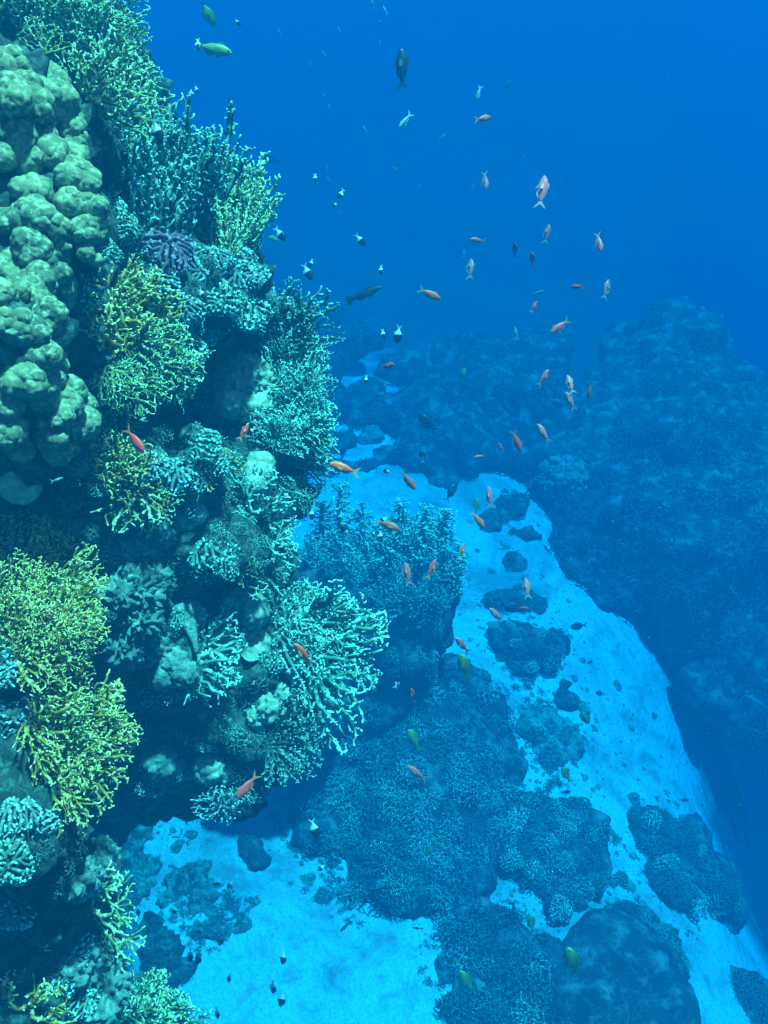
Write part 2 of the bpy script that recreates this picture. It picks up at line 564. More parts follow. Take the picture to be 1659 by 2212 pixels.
# ------------------------------------------------------------------ outcrops standing on the seabed
RNG = random.Random(11)
def outcrop(name, label, cat, pieces_, voxel=0.05, amp=0.07, scale=3.0, seed=1, mat=None, group=None, flat=0.72, sub=3):
    """pieces: (image x, image y, distance of centre or None for half sunk in the floor, radius in image units)"""
    ps = []
    for (px, py, r, rp) in pieces_:
        if r is None:
            r = floor_r(px, py)
        elif r < 0:
            r = floor_r(px, py) + r
        rad = rp * r / F
        c = np.array(at(px, py, r))
        v, f = ICO[sub]
        ps.append((v * rad * np.array((1, 1, flat)) + c, f))
    me = remesh_rock(name, ps, voxel, amp, scale, seed, mat or M['rock_far'])
    o = link(name, me)
    tag(o, label, cat, group)
    return o, bvh_of(me), pieces_

OUT = {}
def reg(key, *a, **k):
    OUT[key] = outcrop(*a, **k)

reg('ridge', 'coral_ridge', 'shaded dark ridge behind the near reef, topped by column corals', 'reef ridge',
    [(700, 1300, 5.9, 90), (750, 1240, 6.0, 62), (790, 1330, 6.1, 95), (870, 1260, 6.0, 95), (925, 1320, 6.1, 72), (850, 1390, 6.2, 105), (905, 1440, 6.5, 58), (800, 1490, 6.4, 100), (890, 1220, 6.0, 70), (640, 1330, 5.6, 90), (670, 1240, 5.8, 58), (690, 1190, 5.9, 42), (630, 1250, 5.6, 60), (940, 1250, 6.1, 50), (930, 1380, 6.3, 52), (600, 1500, 6.0, 150), (690, 1460, None, 150), (820, 1500, None, 120), (770, 1390, -.5, 130), (640, 1400, -.6, 140), (840, 1400, -.45, 100), (560, 1560, None, 120)], 0.05, 0.06, 3.2, 2)
reg('patch', 'reef_patch', 'broad hazy reef patch below centre, covered with branching coral thickets', 'reef patch',
    [(900, 1600, 6.5, 140), (1020, 1620, 6.8, 95), (1050, 1540, 6.9, 60), (790, 1640, 6.6, 115), (900, 1740, None, 165), (740, 1770, None, 95), (1010, 1760, None, 120), (890, 1880, None, 115), (800, 1910, None, 55), (980, 1880, None, 85), (700, 1690, None, 80), (1060, 1660, None, 70), (1000, 1480, 6.9, 60)], 0.05, 0.07, 3.0, 3)
reg('mound_a', 'coral_mound', 'rounded blue coral mound right of the broad patch with a bushy top', 'coral mound',
    [(1150, 1820, None, 100), (1240, 1800, None, 74), (1255, 1880, None, 66), (1190, 1900, None, 62), (1130, 1760, None, 52), (1200, 1970, None, 36)], 0.045, 0.06, 3.5, 4)
reg('mound_b', 'coral_mound', 'isolated oval coral mound lying aslant on pale sand at lower right', 'coral mound',
    [(1400, 1800, None, 58), (1455, 1850, None, 78), (1520, 1910, None, 76), (1560, 1965, None, 46), (1440, 1905, None, 55), (1490, 1800, None, 45)], 0.045, 0.05, 3.5, 5)
reg('dome', 'coral_dome', 'big smooth dark coral dome at the bottom edge, lower right', 'coral dome',
    [(1330, 2110, None, 118), (1270, 2190, None, 95), (1400, 2180, None, 95), (1290, 2030, None, 50)], 0.05, 0.03, 2.0, 6)
reg('dome_top', 'coral_mound', 'lumpy mound between the oval mound and the smooth dark dome', 'coral mound',
    [(1390, 2010, None, 48), (1340, 1985, None, 40), (1440, 2040, None, 42), (1455, 2090, None, 38), (1290, 2010, None, 36)], 0.04, 0.05, 4.0, 7)
reg('corner', 'coral_mound', 'dark ragged coral mound cut off by the bottom right corner', 'coral mound',
    [(1635, 2175, None, 64), (1612, 2150, None, 50)], 0.04, 0.05, 4.0, 8)
reg('lawn', 'reef_patch', 'low coral thicket at the bottom edge, left of the smooth dome', 'reef patch',
    [(1060, 2040, None, 85), (1120, 2140, None, 100), (1000, 1970, None, 60), (1180, 2060, None, 45), (1030, 2200, None, 70), (1170, 2210, None, 80), (960, 2090, None, 35)], 0.05, 0.05, 3.0, 9, flat=0.45)
reg('mid_a', 'coral_mound', 'dark flat coral mound on sand just below the blue-green fish', 'coral mound',
    [(1110, 1390, None, 55), (1160, 1410, None, 52), (1200, 1390, None, 34), (1130, 1440, None, 30), (1080, 1370, None, 28)], 0.04, 0.05, 4.0, 10)
reg('mid_b', 'coral_mound', 'low dark coral mound on sand behind the blue-green fish', 'coral mound',
    [(1080, 1300, None, 34), (1120, 1300, None, 36), (1160, 1305, None, 24), (1120, 1275, None, 18)], 0.04, 0.04, 4.0, 11)
reg('mid_c', 'coral_mound', 'pale rubble covered mound mid sand, right of the broad patch', 'coral mound',
    [(1170, 1560, None, 45), (1210, 1590, None, 44), (1190, 1630, None, 38), (1140, 1580, None, 26), (1235, 1620, None, 24)], 0.04, 0.05, 4.0, 12, mat=M['rock_pale'])
reg('mid_d', 'coral_mound', 'small round dark coral head topping the pale rubble mound', 'coral mound',
    [(1220, 1515, None, 27), (1222, 1480, None, 18)], 0.035, 0.04, 5.0, 13)
reg('chan_a', 'coral_mound', 'dark paired coral head in the narrow far end of the sand channel', 'coral mound',
    [(1100, 1100, None, 38), (1060, 1130, None, 32), (1120, 1085, None, 24)], 0.045, 0.05, 4.0, 14)
reg('chan_b', 'coral_mound', 'ragged dark coral lump on sand below the paired head', 'coral mound',
    [(1130, 1155, None, 24), (1110, 1150, None, 18), (1155, 1160, None, 14)], 0.035, 0.05, 5.0, 15)
reg('chan_c', 'coral_mound', 'squarish dark coral head alone mid channel on pale sand', 'coral mound',
    [(1105, 1215, None, 22), (1125, 1222, None, 20), (1098, 1230, None, 17)], 0.035, 0.04, 5.0, 16)
reg('slope', 'reef_slope', 'large dim reef slope filling the right side beyond the sand channel', 'reef slope',
    [(1240, 1120, -.05, 75), (1215, 1190, None, 40), (1250, 1230, None, 60), (1300, 1270, -.05, 70), (1350, 1300, None, 52), (1300, 1200, -.2, 110), (1390, 1250, -.3, 100), (1290, 1110, -.3, 110), (1350, 1050, -.5, 170), (1470, 1150, 8.8, 170), (1470, 1270, 8.4, 80), (1500, 980, 9.8, 190), (1430, 860, 10.2, 160), (1460, 745, 10.8, 110), (1390, 760, 10.8, 85), (1540, 860, 10.8, 110), (1600, 1130, 9.4, 200), (1545, 1370, 8.6, 90), (1640, 1480, 9.0, 120), (1520, 1480, 8.3, 50), (1250, 960, -.4, 130), (1640, 1330, 9.2, 170), (1190, 1060, -.05, 40), (1700, 1000, 11, 200), (1600, 1560, 8.6, 50)], 0.08, 0.15, 1.8, 17, sub=3)
reg('back', 'reef_slope', 'faint reef slope fading into the blue behind the mid-water fish', 'reef slope',
    [(1000, 960, -.1, 85), (930, 880, -.2, 80), (1040, 850, -.3, 95), (1090, 960, -.1, 85), (960, 1000, -.05, 45), (1120, 1010, None, 50), (1150, 880, -.3, 100), (890, 960, None, 45), (1000, 780, -.4, 80), (870, 800, -.2, 55), (1150, 790, -.5, 90), (800, 850, None, 40), (850, 900, -.1, 60), (840, 985, None, 36), (960, 1045, None, 40), (895, 1000, None, 40), (760, 900, None, 40), (900, 920, -.1, 60), (735, 955, None, 46), (790, 1010, None, 30), (720, 1010, None, 36)], 0.08, 0.12, 1.8, 18)
reg('back_left', 'reef_slope', 'pale far-off reef ledge seen past the edge of the near wall', 'reef slope',
    [(690, 790, 9.6, 60), (740, 740, 10.4, 60), (650, 720, 10.5, 60), (790, 720, 11.2, 45), (720, 880, 9.6, 42), (700, 680, 11.5, 50)], 0.08, 0.12, 1.8, 19, mat=M['rock'], flat=0.6)
reg('shade', 'rubble_mound', 'low grey rubble hump with its shadow modelled in, on bright sand beside the hanging finger coral', 'rubble mound',
    [(545, 1830, None, 30), (560, 1860, None, 24), (525, 1810, None, 20)], 0.03, 0.03, 6.0, 20, flat=0.8)  # lower piece is dark rock standing in for the hump's shadow on the sand
reg('rub_a', 'rubble_mound', 'low algae covered rubble mound on sand at lower left', 'rubble mound',
    [(400, 1900, None, 34), (450, 1930, None, 30), (370, 1950, None, 28), (430, 1880, None, 20)], 0.025, 0.05, 7.0, 21, flat=0.5, mat=M['rock_pale'])
reg('rub_b', 'rubble_mound', 'flat rubble spread curving round the open sand at lower left', 'rubble mound',
    [(470, 2000, None, 30), (520, 1990, None, 26), (550, 1950, None, 18), (430, 2010, None, 20)], 0.025, 0.045, 7.0, 22, flat=0.4, mat=M['rock_pale'])
reg('rub_c', 'rubble_mound', 'dark rubble mound between the green coral and the open sand', 'rubble mound',
    [(345, 2060, None, 42), (365, 2110, None, 34), (330, 2010, None, 24), (400, 2100, None, 20)], 0.025, 0.05, 7.0, 23, flat=0.6)

reg('rub_d', 'rubble_mound', 'pale rubble slope at the foot of the wall below the yellow coral', 'rubble mound',
    [(270, 1830, None, 40), (300, 1800, None, 34), (240, 1880, None, 40), (280, 1930, None, 34), (320, 1870, None, 26), (210, 1960, None, 50), (260, 2010, None, 40)], 0.03, 0.04, 6.0, 24, flat=0.6, mat=M['rock_pale'])

def fit(o, z, y, s, loc):
    R = frame(z, y).to_4x4()
    o.matrix_world = Matrix.Translation(loc) @ R @ Matrix.Diagonal((*s, 1.0))

def bush_on(bv, px, py, me, mat, size_px, name, label, cat, group, up=0.6, jit=0.35, flat=1.0, sink=0.10):
    h = hit(bv, px, py)
    if h is None: return None
    loc, nor, d = h
    s = size_px * d / F
    g = (nor * (1 - up) + UP * up + Vector([RNG.gauss(0, jit * 0.6) for _ in range(3)])).normalized()
    o = link(name, with_mat(me, mat))
    a = RNG.uniform(0, 6.28)
    fit(o, g, Vector((math.cos(a), math.sin(a), 0)), (s, s, s * flat), loc - g * s * sink)
    tag(o, label, cat, group)
    return o

def cover(key, n, meshes, mats, sz, name, label, cat, group, up=0.6, others=()):
    o, bv, ps = OUT[key]
    k, tries = 0, 0
    wts = [p[3] ** 2 for p in ps]
    while k < n and tries < n * 12:
        tries += 1
        p = RNG.choices(ps, wts)[0]
        a, rr = RNG.uniform(0, 6.28), p[3] * math.sqrt(RNG.uniform(0, 1.0))
        px, py = p[0] + rr * math.cos(a), p[1] + rr * math.sin(a) * 0.9
        if px > 1700 or py > 2260 or px < -40: continue
        h = hit([bv, B_WALL], px, py)
        if h is None: continue
        hb = hit([bv], px, py)
        if hb is None or hb[2] > h[2] + 0.01: continue
        bush_on([bv], px, py, RNG.choice(meshes), RNG.choice(mats), RNG.uniform(*sz), name, label, cat, group, up)
        k += 1

FP, FB, FG = M['far_pale'], M['far'], M['green']
cover('patch', 125, BUSH + STAG, [FP, FP, FB], (24, 46), 'branching_coral', 'hazy branching coral bush in the thicket on the broad reef patch', 'coral', 'coral bushes on the broad reef patch')
cover('ridge', 34, BUSH, [FP, FB, M['teal']], (22, 38), 'branching_coral', 'small dim coral bush clinging to the shaded ridge behind the near reef', 'coral', 'coral bushes on the shaded ridge', 0.4)
cover('mound_a', 38, BUSH + CLUMP, [FB, FP, FP], (20, 34), 'branching_coral', 'blue hazed coral bush on the rounded mound right of the patch', 'coral', 'coral bushes on the rounded mound')
cover('mound_b', 38, BUSH + CLUMP, [FB, FB, FP], (18, 30), 'branching_coral', 'dark coral bush growing on the isolated oval mound', 'coral', 'coral bushes on the oval mound')
cover('dome_top', 18, BUSH, [FB, FP], (18, 30), 'branching_coral', 'dark coral bush on the lumpy mound above the smooth dome', 'coral', 'coral bushes above the dome')
cover('corner', 8, BUSH, [FB], (20, 32), 'branching_coral', 'dark coral bush in the bottom right corner', 'coral', 'coral bushes in the corner')
cover('lawn', 24, STAG + BUSH, [FP, FB, FB], (26, 46), 'branching_coral', 'low coral bush in the thicket at the bottom edge', 'coral', 'coral bushes at the bottom edge')
cover('mid_a', 26, BUSH + CLUMP, [FB, FB, FP], (14, 26), 'branching_coral', 'small dark coral bush on the flat mound under the blue-green fish', 'coral', 'coral bushes on the flat mound')
cover('mid_b', 13, BUSH + CLUMP, [FB], (12, 20), 'branching_coral', 'small dark coral bush on the low mound behind the blue-green fish', 'coral', 'coral bushes on the low mound')
cover('mid_c', 16, CLUMP + BUSH, [FP, FB], (13, 22), 'branching_coral', 'small coral bush among the pale rubble of the mid-sand mound', 'coral', 'coral bushes on the rubble mound')
cover('chan_a', 5, CLUMP, [FB], (13, 20), 'finger_coral', 'small dark coral tuft on the paired head in the channel', 'coral', 'tufts on the paired head')

# farther growth, too many twigs to tell apart
STUFF = []
def thick_cover(key, n, sz, seed, dest=None):
    rr = random.Random(seed)
    o, bv, ps = OUT[key]
    wts = [p[3] ** 2 for p in ps]
    for k in range(n):
        p = rr.choices(ps, wts)[0]
        a, q = rr.uniform(0, 6.28), p[3] * math.sqrt(rr.uniform(0, 1))
        px, py = p[0] + q * math.cos(a), p[1] + q * math.sin(a)
        if px > 1720 or py > 2270: continue
        h = hit([bv], px, py)
        if h is None: continue
        loc, nor, d = h
        s_ = rr.uniform(*sz) * d / F
        me = rr.choice(LOBUSH)
        v = np.array([x.co[:] for x in me.vertices]) if me.name not in _vc else _vc[me.name][0]
        if me.name not in _vc:
            _vc[me.name] = (v, [tuple(p_.vertices) for p_ in me.polygons], [x.value for x in me.attributes['tip'].data])
        R = np.array(frame((nor * 0.5 + UP * 0.5).normalized(), Vector((math.cos(a), math.sin(a), 0))))
        (dest if dest is not None else STUFF).append(((v * s_) @ R.T + np.array(loc), _vc[me.name][1], _vc[me.name][2]))
_vc = {}
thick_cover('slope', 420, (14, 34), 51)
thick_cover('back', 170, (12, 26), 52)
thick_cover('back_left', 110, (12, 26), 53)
thick_cover('lawn', 60, (20, 40), 54)
NEARER = []
for q_, (key, n_, sz_) in enumerate([('patch', 330, (10, 24)), ('mound_a', 130, (10, 22)), ('mound_b', 150, (9, 20)), ('ridge', 160, (10, 20)), ('dome', 110, (6, 13)), ('dome_top', 60, (8, 18)),
                      ('corner', 60, (9, 20)), ('mid_a', 60, (7, 15)), ('mid_b', 40, (6, 12)), ('mid_c', 50, (6, 13)), ('mid_d', 16, (6, 11)), ('chan_a', 36, (6, 12)), ('chan_b', 22, (5, 10)), ('chan_c', 22, (5, 10)),
                      ('rub_a', 60, (5, 12)), ('rub_b', 50, (5, 11)), ('rub_c', 60, (6, 14)), ('rub_d', 90, (6, 14)), ('shade', 24, (5, 11))]):
    thick_cover(key, n_, sz_, 60 + q_, NEARER)
OUT['floor'] = (seabed, B_FLOOR, [(700, 1850, None, 100), (640, 1760, None, 60), (760, 1930, None, 70), (950, 2070, None, 60), (1010, 1990, None, 60), (1130, 1700, None, 60), (1180, 1640, None, 70), (1330, 1960, None, 60), (1130, 1480, None, 60), (1120, 1350, None, 60), (450, 1980, None, 80), (1420, 1760, None, 50), (1320, 1830, None, 30)])
thick_cover('floor', 420, (5, 15), 91, NEARER)
v, f = join_pieces([(a, b_) for a, b_, c_ in NEARER])
tv = np.concatenate([c_ for a, b_, c_ in NEARER])
o = link('coral_growth', new_mesh('coral_growth', v, f, M['far'], {'tip': tv}))
tag(o, 'small twiggy growth covering the coral mounds around the sand', 'coral', kind='stuff')
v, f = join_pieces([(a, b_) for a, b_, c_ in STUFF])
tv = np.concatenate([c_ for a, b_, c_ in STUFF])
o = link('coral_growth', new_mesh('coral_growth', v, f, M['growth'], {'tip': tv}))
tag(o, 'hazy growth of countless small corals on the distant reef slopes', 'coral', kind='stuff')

# the tall column corals that stand on the ridge
def column_coral(px, py, hpx, label, r=None, mat=None, w=1.0, idx=0, ang=90):
    h = hit([OUT['ridge'][1]], px, py)
    d = h[2] if h else 6.0
    loc = at(px, py, d)
    s = hpx * d / F * 1.15
    e = empty('column_coral', loc)
    tag(e, label, 'coral', 'column corals on the ridge')
    g = (imgdir(ang) * 0.75 + UP * 0.5).normalized()
    o = link('column', with_mat(COLUMN[idx % 4], mat or M['far_pale']), e)
    R = frame(g, Vector((math.cos(idx), math.sin(idx), 0))).to_4x4()
    o.matrix_local = R @ Matrix.Diagonal((s * w, s * w, s, 1))
    for q in range(3):
        b_ = link('branch_fan', with_mat(BUSH[(idx + q) % 4], mat or M['far_pale']), e)
        off = Vector((RNG.uniform(-.1, .1), RNG.uniform(-.1, .1), 0.0)) * s
        b_.matrix_local = Matrix.Translation(off) @ R @ Matrix.Diagonal((s * .3, s * .3, s * .35, 1))
column_coral(738, 1215, 150, 'tallest slim column coral on the ridge, rising beside the near wall', idx=0, w=1.0)
column_coral(700, 1225, 125, 'dim column coral on the ridge, left of the tallest one', idx=1, w=1.2, mat=M['far'])
column_coral(782, 1245, 140, 'thin spire coral standing by the gap of pale sand', idx=2, w=0.8)
column_coral(868, 1200, 105, 'column coral tip at the top left of the leafy coral dome', idx=3, w=1.3, ang=94)
column_coral(912, 1205, 100, 'middle column coral crowning the leafy coral dome', idx=0, w=1.4, ang=84)
column_coral(950, 1225, 110, 'right-hand column coral sloping down the leafy coral dome', idx=1, w=1.3, ang=80)
column_coral(835, 1230, 95, 'short column coral at the left shoulder of the leafy dome', idx=2, w=1.4, ang=100)
column_coral(975, 1290, 90, 'short column coral on the steep right flank of the leafy dome', idx=3, w=1.3, ang=70)

# ------------------------------------------------------------------ corals on the near wall
def colony(name, label, roots, meshes, mat, part='branch_fan', group=None, cat='coral', outw=0.35, yaw=35, bv=None, seed=0, thick=1.0):
    rr = random.Random(seed + 77)
    e = None
    for (px, py, ang, size) in roots:
        h = hit(bv or [B_WALL], px, py)
        if h is None: continue
        loc, nor, d = h
        if e is None:
            e = empty(name, loc)
            tag(e, label, cat, group)
        s = size * d / F
        g = (imgdir(ang) + nor * outw + -CAM_F * rr.uniform(-0.1, 0.35)).normalized()
        yv = -ray(px, py)
        yv = Matrix.Rotation(math.radians(rr.uniform(-yaw, yaw)), 3, g) @ yv
        o = link(part, with_mat(rr.choice(meshes), mat), e)
        fl = rr.choice((-1, 1))
        R = frame(g, yv).to_4x4()
        o.matrix_local = Matrix.Translation(loc - g * s * 0.08 - e.location) @ R @ Matrix.Diagonal((s * fl * rr.uniform(0.85, 1.1), s * fl * thick, s, 1))
    return e

def region(cx, cy, rx, ry, n, a0, da, s0, s1, seed, rot=0):
    rr = random.Random(seed)
    out = []
    for k in range(n):
        a, q = rr.uniform(0, 6.28), math.sqrt(rr.uniform(0, 1))
        x, y = q * math.cos(a) * rx, q * math.sin(a) * ry
        c_, s_ = math.cos(math.radians(rot)), math.sin(math.radians(rot))
        out.append((cx + x * c_ - y * s_, cy + x * s_ + y * c_, a0 + rr.uniform(-da, da), rr.uniform(s0, s1)))
    return out

G_FIRE = 'fire corals on the near wall'
G_FIRE = 'fire corals on the near wall'
Y, OL, TE, DK = M['yellow'], M['olive'], M['teal'], M['dark']
fc = 'fire_coral'
RB = [OUT['ridge'][1]]
colony('fire_coral', 'leafy dome of upright branching coral on the ridge, right of the thin spire', region(885, 1215, 85, 55, 34, 90, 14, 60, 105, 41) + region(900, 1310, 80, 50, 24, 88, 25, 45, 80, 42), FAN + BLADE[:3], FP, bv=RB, group='corals on the ridge', outw=0.3, yaw=60)
colony('fire_coral', 'dim upright branching coral round the foot of the tallest column', region(735, 1230, 65, 40, 18, 90, 12, 60, 110, 43), FAN + BLADE[:3], FP, bv=RB, group='corals on the ridge', outw=0.3, yaw=60)
colony(fc, 'sunlit yellow-green fire coral spreading from the top left corner', region(110, 60, 110, 70, 26, 40, 55, 70, 130, 1) + [(210, 90, 30, 95), (220, 40, 50, 80), (180, 130, 10, 90), (250, 60, 40, 80), (265, 110, 30, 80), (240, 30, 60, 80), (280, 150, 40, 70), (290, 250, 60, 80)], FAN, OL, group=G_FIRE)
colony(fc, 'fan of pale green fire coral jutting right below the top left corner', [(225, 230, 35, 150), (240, 215, 20, 135), (215, 250, 5, 120), (255, 200, 50, 110), (200, 200, 60, 110), (270, 235, 25, 105), (210, 170, 45, 110), (180, 200, 30, 110)], FAN, OL, group=G_FIRE)
colony('blade_coral', 'dark upright blade coral, tallest thicket at the upper edge of the wall', region(375, 480, 85, 65, 40, 88, 16, 110, 225, 3) + [(345, 400, 95, 130), (320, 420, 80, 140)], BLADE, DK, part='blade', group='blade corals', outw=0.3)
colony('blade_coral', 'green blade coral forming the outer upper edge against open water', region(495, 500, 48, 55, 34, 80, 16, 80, 180, 4) + [(520, 440, 72, 130), (525, 520, 55, 70), (530, 470, 78, 120)], BLADE, M['olive'], part='blade', group='blade corals', outw=0.3)
colony(fc, 'yellow fire coral with thick open branches beside the lobed coral', region(255, 700, 85, 65, 18, 80, 75, 80, 135, 5) + [(200, 720, 150, 80), (290, 640, 70, 110)], FAN_OPEN + FAN[:2], Y, group=G_FIRE)
colony(fc, 'dense olive fire coral drooping over the dark central cave', region(315, 780, 70, 65, 22, -40, 70, 70, 120, 6), FAN, OL, group=G_FIRE)
colony(fc, 'small olive fire coral left of the cave, under the yellow one', region(215, 820, 35, 40, 6, -30, 60, 70, 100, 66), FAN, OL, group=G_FIRE)
colony(fc, 'tall teal fire coral wall with white tips facing the open water', region(625, 880, 50, 150, 56, 60, 55, 55, 110, 7) + [(670, 930, 30, 80), (670, 870, 50, 80), (665, 840, 70, 80)] + [(650, 820, 60, 100), (645, 760, 75, 90), (655, 1000, 20, 90), (640, 1040, 10, 80)], FAN + BLADE[:2], TE, group=G_FIRE, outw=0.3)
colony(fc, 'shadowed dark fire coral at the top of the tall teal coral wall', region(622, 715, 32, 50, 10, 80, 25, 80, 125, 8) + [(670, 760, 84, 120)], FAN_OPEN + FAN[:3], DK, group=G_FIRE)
colony(fc, 'bright pale fire coral sprigs pointing right into open water', [(670, 950, 25, 90), (675, 980, 10, 80), (680, 930, 45, 85), (665, 910, 60, 80), (660, 990, -5, 75)], FAN_OPEN, M['teal'], group=G_FIRE)
colony(fc, 'yellow fire coral bush behind the red fish, with splayed tips', region(255, 1030, 45, 45, 10, 80, 75, 85, 125, 9) + [(200, 1010, 150, 70), (180, 1090, 120, 60), (310, 1060, 20, 80)], FAN_OPEN[:2] + FAN, Y, group=G_FIRE)
colony(fc, 'olive fire coral fan hanging downward under the splayed yellow bush', [(290, 1075, -60, 105), (320, 1085, -30, 90), (260, 1080, -95, 90), (310, 1070, -45, 100)], FAN_OPEN + FAN[:1], OL, group=G_FIRE)
colony(fc, 'cluster of white tipped sprigs in the middle of the wall', [(545, 1110, 65, 110), (565, 1080, 50, 100), (575, 1130, 30, 90), (540, 1060, 95, 90)], FAN_OPEN, TE, group=G_FIRE)
colony(fc, 'comb of pale fire coral branches right of the small round coral', [(585, 1190, 20, 85), (590, 1150, 30, 80), (560, 1240, 25, 100), (575, 1220, 0, 80), (520, 1260, 15, 70), (600, 1170, 5, 75)], FAN_OPEN + FAN[:2], TE, group=G_FIRE)
colony(fc, 'low crust of olive fire coral at the centre of the wall', region(530, 1250, 35, 22, 6, 40, 60, 40, 60, 12), FAN, OL, group=G_FIRE)
colony(fc, 'bare yellow branch tips rising above the big yellow fire coral', [(40, 1170, 85, 90), (20, 1180, 105, 80), (80, 1160, 70, 85), (105, 1150, 50, 60)], FAN_OPEN, Y, group=G_FIRE)
colony(fc, 'largest yellow fire coral, a dense mass along the left edge', region(80, 1330, 80, 130, 52, 35, 60, 70, 125, 13) + [(20, 1230, 80, 110), (60, 1240, 60, 100)], FAN, Y, group=G_FIRE)
colony(fc, 'lower yellow fire coral fanning right with bright splayed tips', region(120, 1580, 75, 125, 54, 10, 55, 70, 140, 14) + [(150, 1700, -60, 120), (120, 1730, -75, 110), (190, 1560, 20, 110), (190, 1640, -5, 110)], FAN + FAN_OPEN[:2], Y, group=G_FIRE)
colony(fc, 'open net of mint green branches in front of the dark recess', [(425, 1420, -20, 130), (440, 1400, 10, 125), (420, 1440, -45, 115), (450, 1430, -10, 115), (440, 1390, 35, 110)], FAN_OPEN + FAN[:2], M['teal'], group=G_FIRE, yaw=15)
colony(fc, 'great mint green net-like fire coral at the centre of the picture', region(640, 1400, 55, 75, 15, -5, 65, 90, 185, 15) + [(600, 1340, 50, 120), (720, 1330, 75, 110), (750, 1380, 60, 120)] + [(700, 1370, 62, 130), (690, 1390, 45, 170), (690, 1420, -10, 200), (680, 1450, -35, 190), (670, 1460, -55, 150), (700, 1400, 20, 180)], FAN, M['teal'], group=G_FIRE, yaw=22, outw=0.2)
colony(fc, 'thin crest of pale sprigs along the ledge above the great net coral', [(600, 1300, 60, 60), (640, 1310, 70, 60), (680, 1320, 70, 55), (620, 1310, 30, 80), (590, 1320, 100, 50)], FAN_OPEN + FAN, TE, group=G_FIRE)
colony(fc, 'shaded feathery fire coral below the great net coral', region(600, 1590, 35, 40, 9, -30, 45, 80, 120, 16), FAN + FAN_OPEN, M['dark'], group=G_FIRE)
colony(fc, 'single green fan of fire coral at the lower left, over pale rock', [(195, 1960, 30, 115), (205, 1975, 5, 110), (200, 1940, 55, 95)], FAN_OPEN + FAN[:1], OL, group=G_FIRE, yaw=15)
colony(fc, 'bright green fire coral curling below the lower left fan', [(235, 2030, 10, 85), (250, 2040, -25, 80), (230, 2020, 40, 60)], FAN_OPEN, OL, group=G_FIRE)
colony(fc, 'yellow fire coral branches in the bottom left corner', [(40, 2180, 70, 100), (70, 2200, 50, 100), (100, 2190, 60, 85), (20, 2160, 100, 80)], FAN_OPEN, Y, group=G_FIRE)
colony(fc, 'green bushy fire coral at the bottom edge beside the sand', region(320, 2200, 55, 25, 12, 60, 50, 70, 110, 17), FAN, OL, group=G_FIRE)
colony(fc, 'tiny yellow-green fan on top of the hanging finger coral', [(462, 1690, 80, 65), (470, 1700, 60, 60)], FAN_OPEN, OL, group=G_FIRE, yaw=10)
colony(fc, 'small pale sprig on the brown mound inside the cave', [(500, 880, 60, 60), (520, 890, 30, 60), (545, 900, 15, 70)], FAN_OPEN, TE, group=G_FIRE)
colony(fc, 'small yellow sprigs under the green tufts at mid wall', [(490, 1000, 60, 45), (430, 1040, -60, 50), (500, 1020, 20, 45)], FAN_OPEN, Y, group=G_FIRE)

G_FING = 'finger corals on the near wall'
CR, PU, GR = M['cream'], M['purple'], M['green']
def fing(px, py, size, mat, label, meshes=CLUMP, up=0.35, flat=1.0, name='finger_coral', group=G_FING, sink=0.34):
    return bush_on([B_WALL], px, py, RNG.choice(meshes), mat, size, name, label, 'coral', group, up, 0.15, flat, sink)
fing(235, 420, 62, CR, 'pale finger coral between the lobed coral and the dark blades')
fing(270, 460, 45, CR, 'small finger coral just under the pale one beside the dark blades')
fing(285, 545, 55, CR, 'bluish white finger coral left of the purple one')
fing(230, 535, 40, GR, 'dim finger coral at the foot of the upper lobed coral')
fing(362, 545, 66, PU, 'purple finger coral, the only purple one on the wall', sink=0.05)
fing(425, 545, 46, GR, 'green finger coral on the bare ledge right of the purple one')
fing(470, 552, 44, CR, 'pale finger coral on the bare ledge, right of the green one')
fing(520, 548, 42, CR, 'pale finger coral at the outer end of the bare ledge')
fing(335, 600, 60, CR, 'pale grey-green finger coral above the thick yellow branches')
fing(190, 605, 60, M['dark'], 'dull flat finger coral above the thick yellow branches', flat=0.6)
fing(430, 590, 55, CR, 'pale knobby coral left of the bright ledge below the blades')
fing(500, 580, 60, CR, 'brightest pale knobby coral on the ledge under the blade coral')
fing(545, 590, 45, CR, 'pale knobby coral at the outer end of the ledge under the blades')
fing(480, 640, 55, TE, 'teal knobby coral hanging from the middle of the ledge')
fing(540, 660, 60, TE, 'teal knobby coral at the right of the ledge, over the cave')
fing(400, 660, 50, CR, 'pale knobby coral at the left of the ledge, above the cave')
fing(405, 745, 50, TE, 'white tipped coral left of the cave mouth')
fing(385, 700, 45, TE, 'white tipped coral above the one at the cave mouth')
fing(450, 720, 32, GR, 'little green coral knob right above the cave')
fing(440, 870, 70, GR, 'dark green finger coral tuft at the cave floor')
fing(480, 930, 62, GR, 'green finger coral left of the slim red fish')
fing(430, 950, 55, GR, 'green finger coral below the cave floor tuft')
fing(370, 1010, 62, CR, 'wide pale finger coral right of the splayed yellow bush')
fing(420, 1020, 50, CR, 'pale finger coral joined to the wide one on its right')
fing(330, 1000, 45, CR, 'small pale finger coral tucked behind the yellow bush')
fing(480, 990, 45, GR, 'dim green finger coral below the slim red fish')
fing(455, 1175, 66, GR, 'round spiky finger coral, alone at mid wall')
fing(490, 1215, 40, GR, 'little spiky coral under the round spiky one')
fing(520, 1110, 40, GR, 'dim finger coral behind the white tipped sprigs')
fing(560, 1390, 38, GR, 'dotted finger coral tucked left of the great net coral')
fing(590, 1420, 40, GR, 'dotted finger coral beside the orange fish')
fing(540, 1520, 44, CR, 'pale finger coral between the mint net and the great net')
fing(575, 1700, 36, CR, 'lowest small pale finger coral beside the sand')
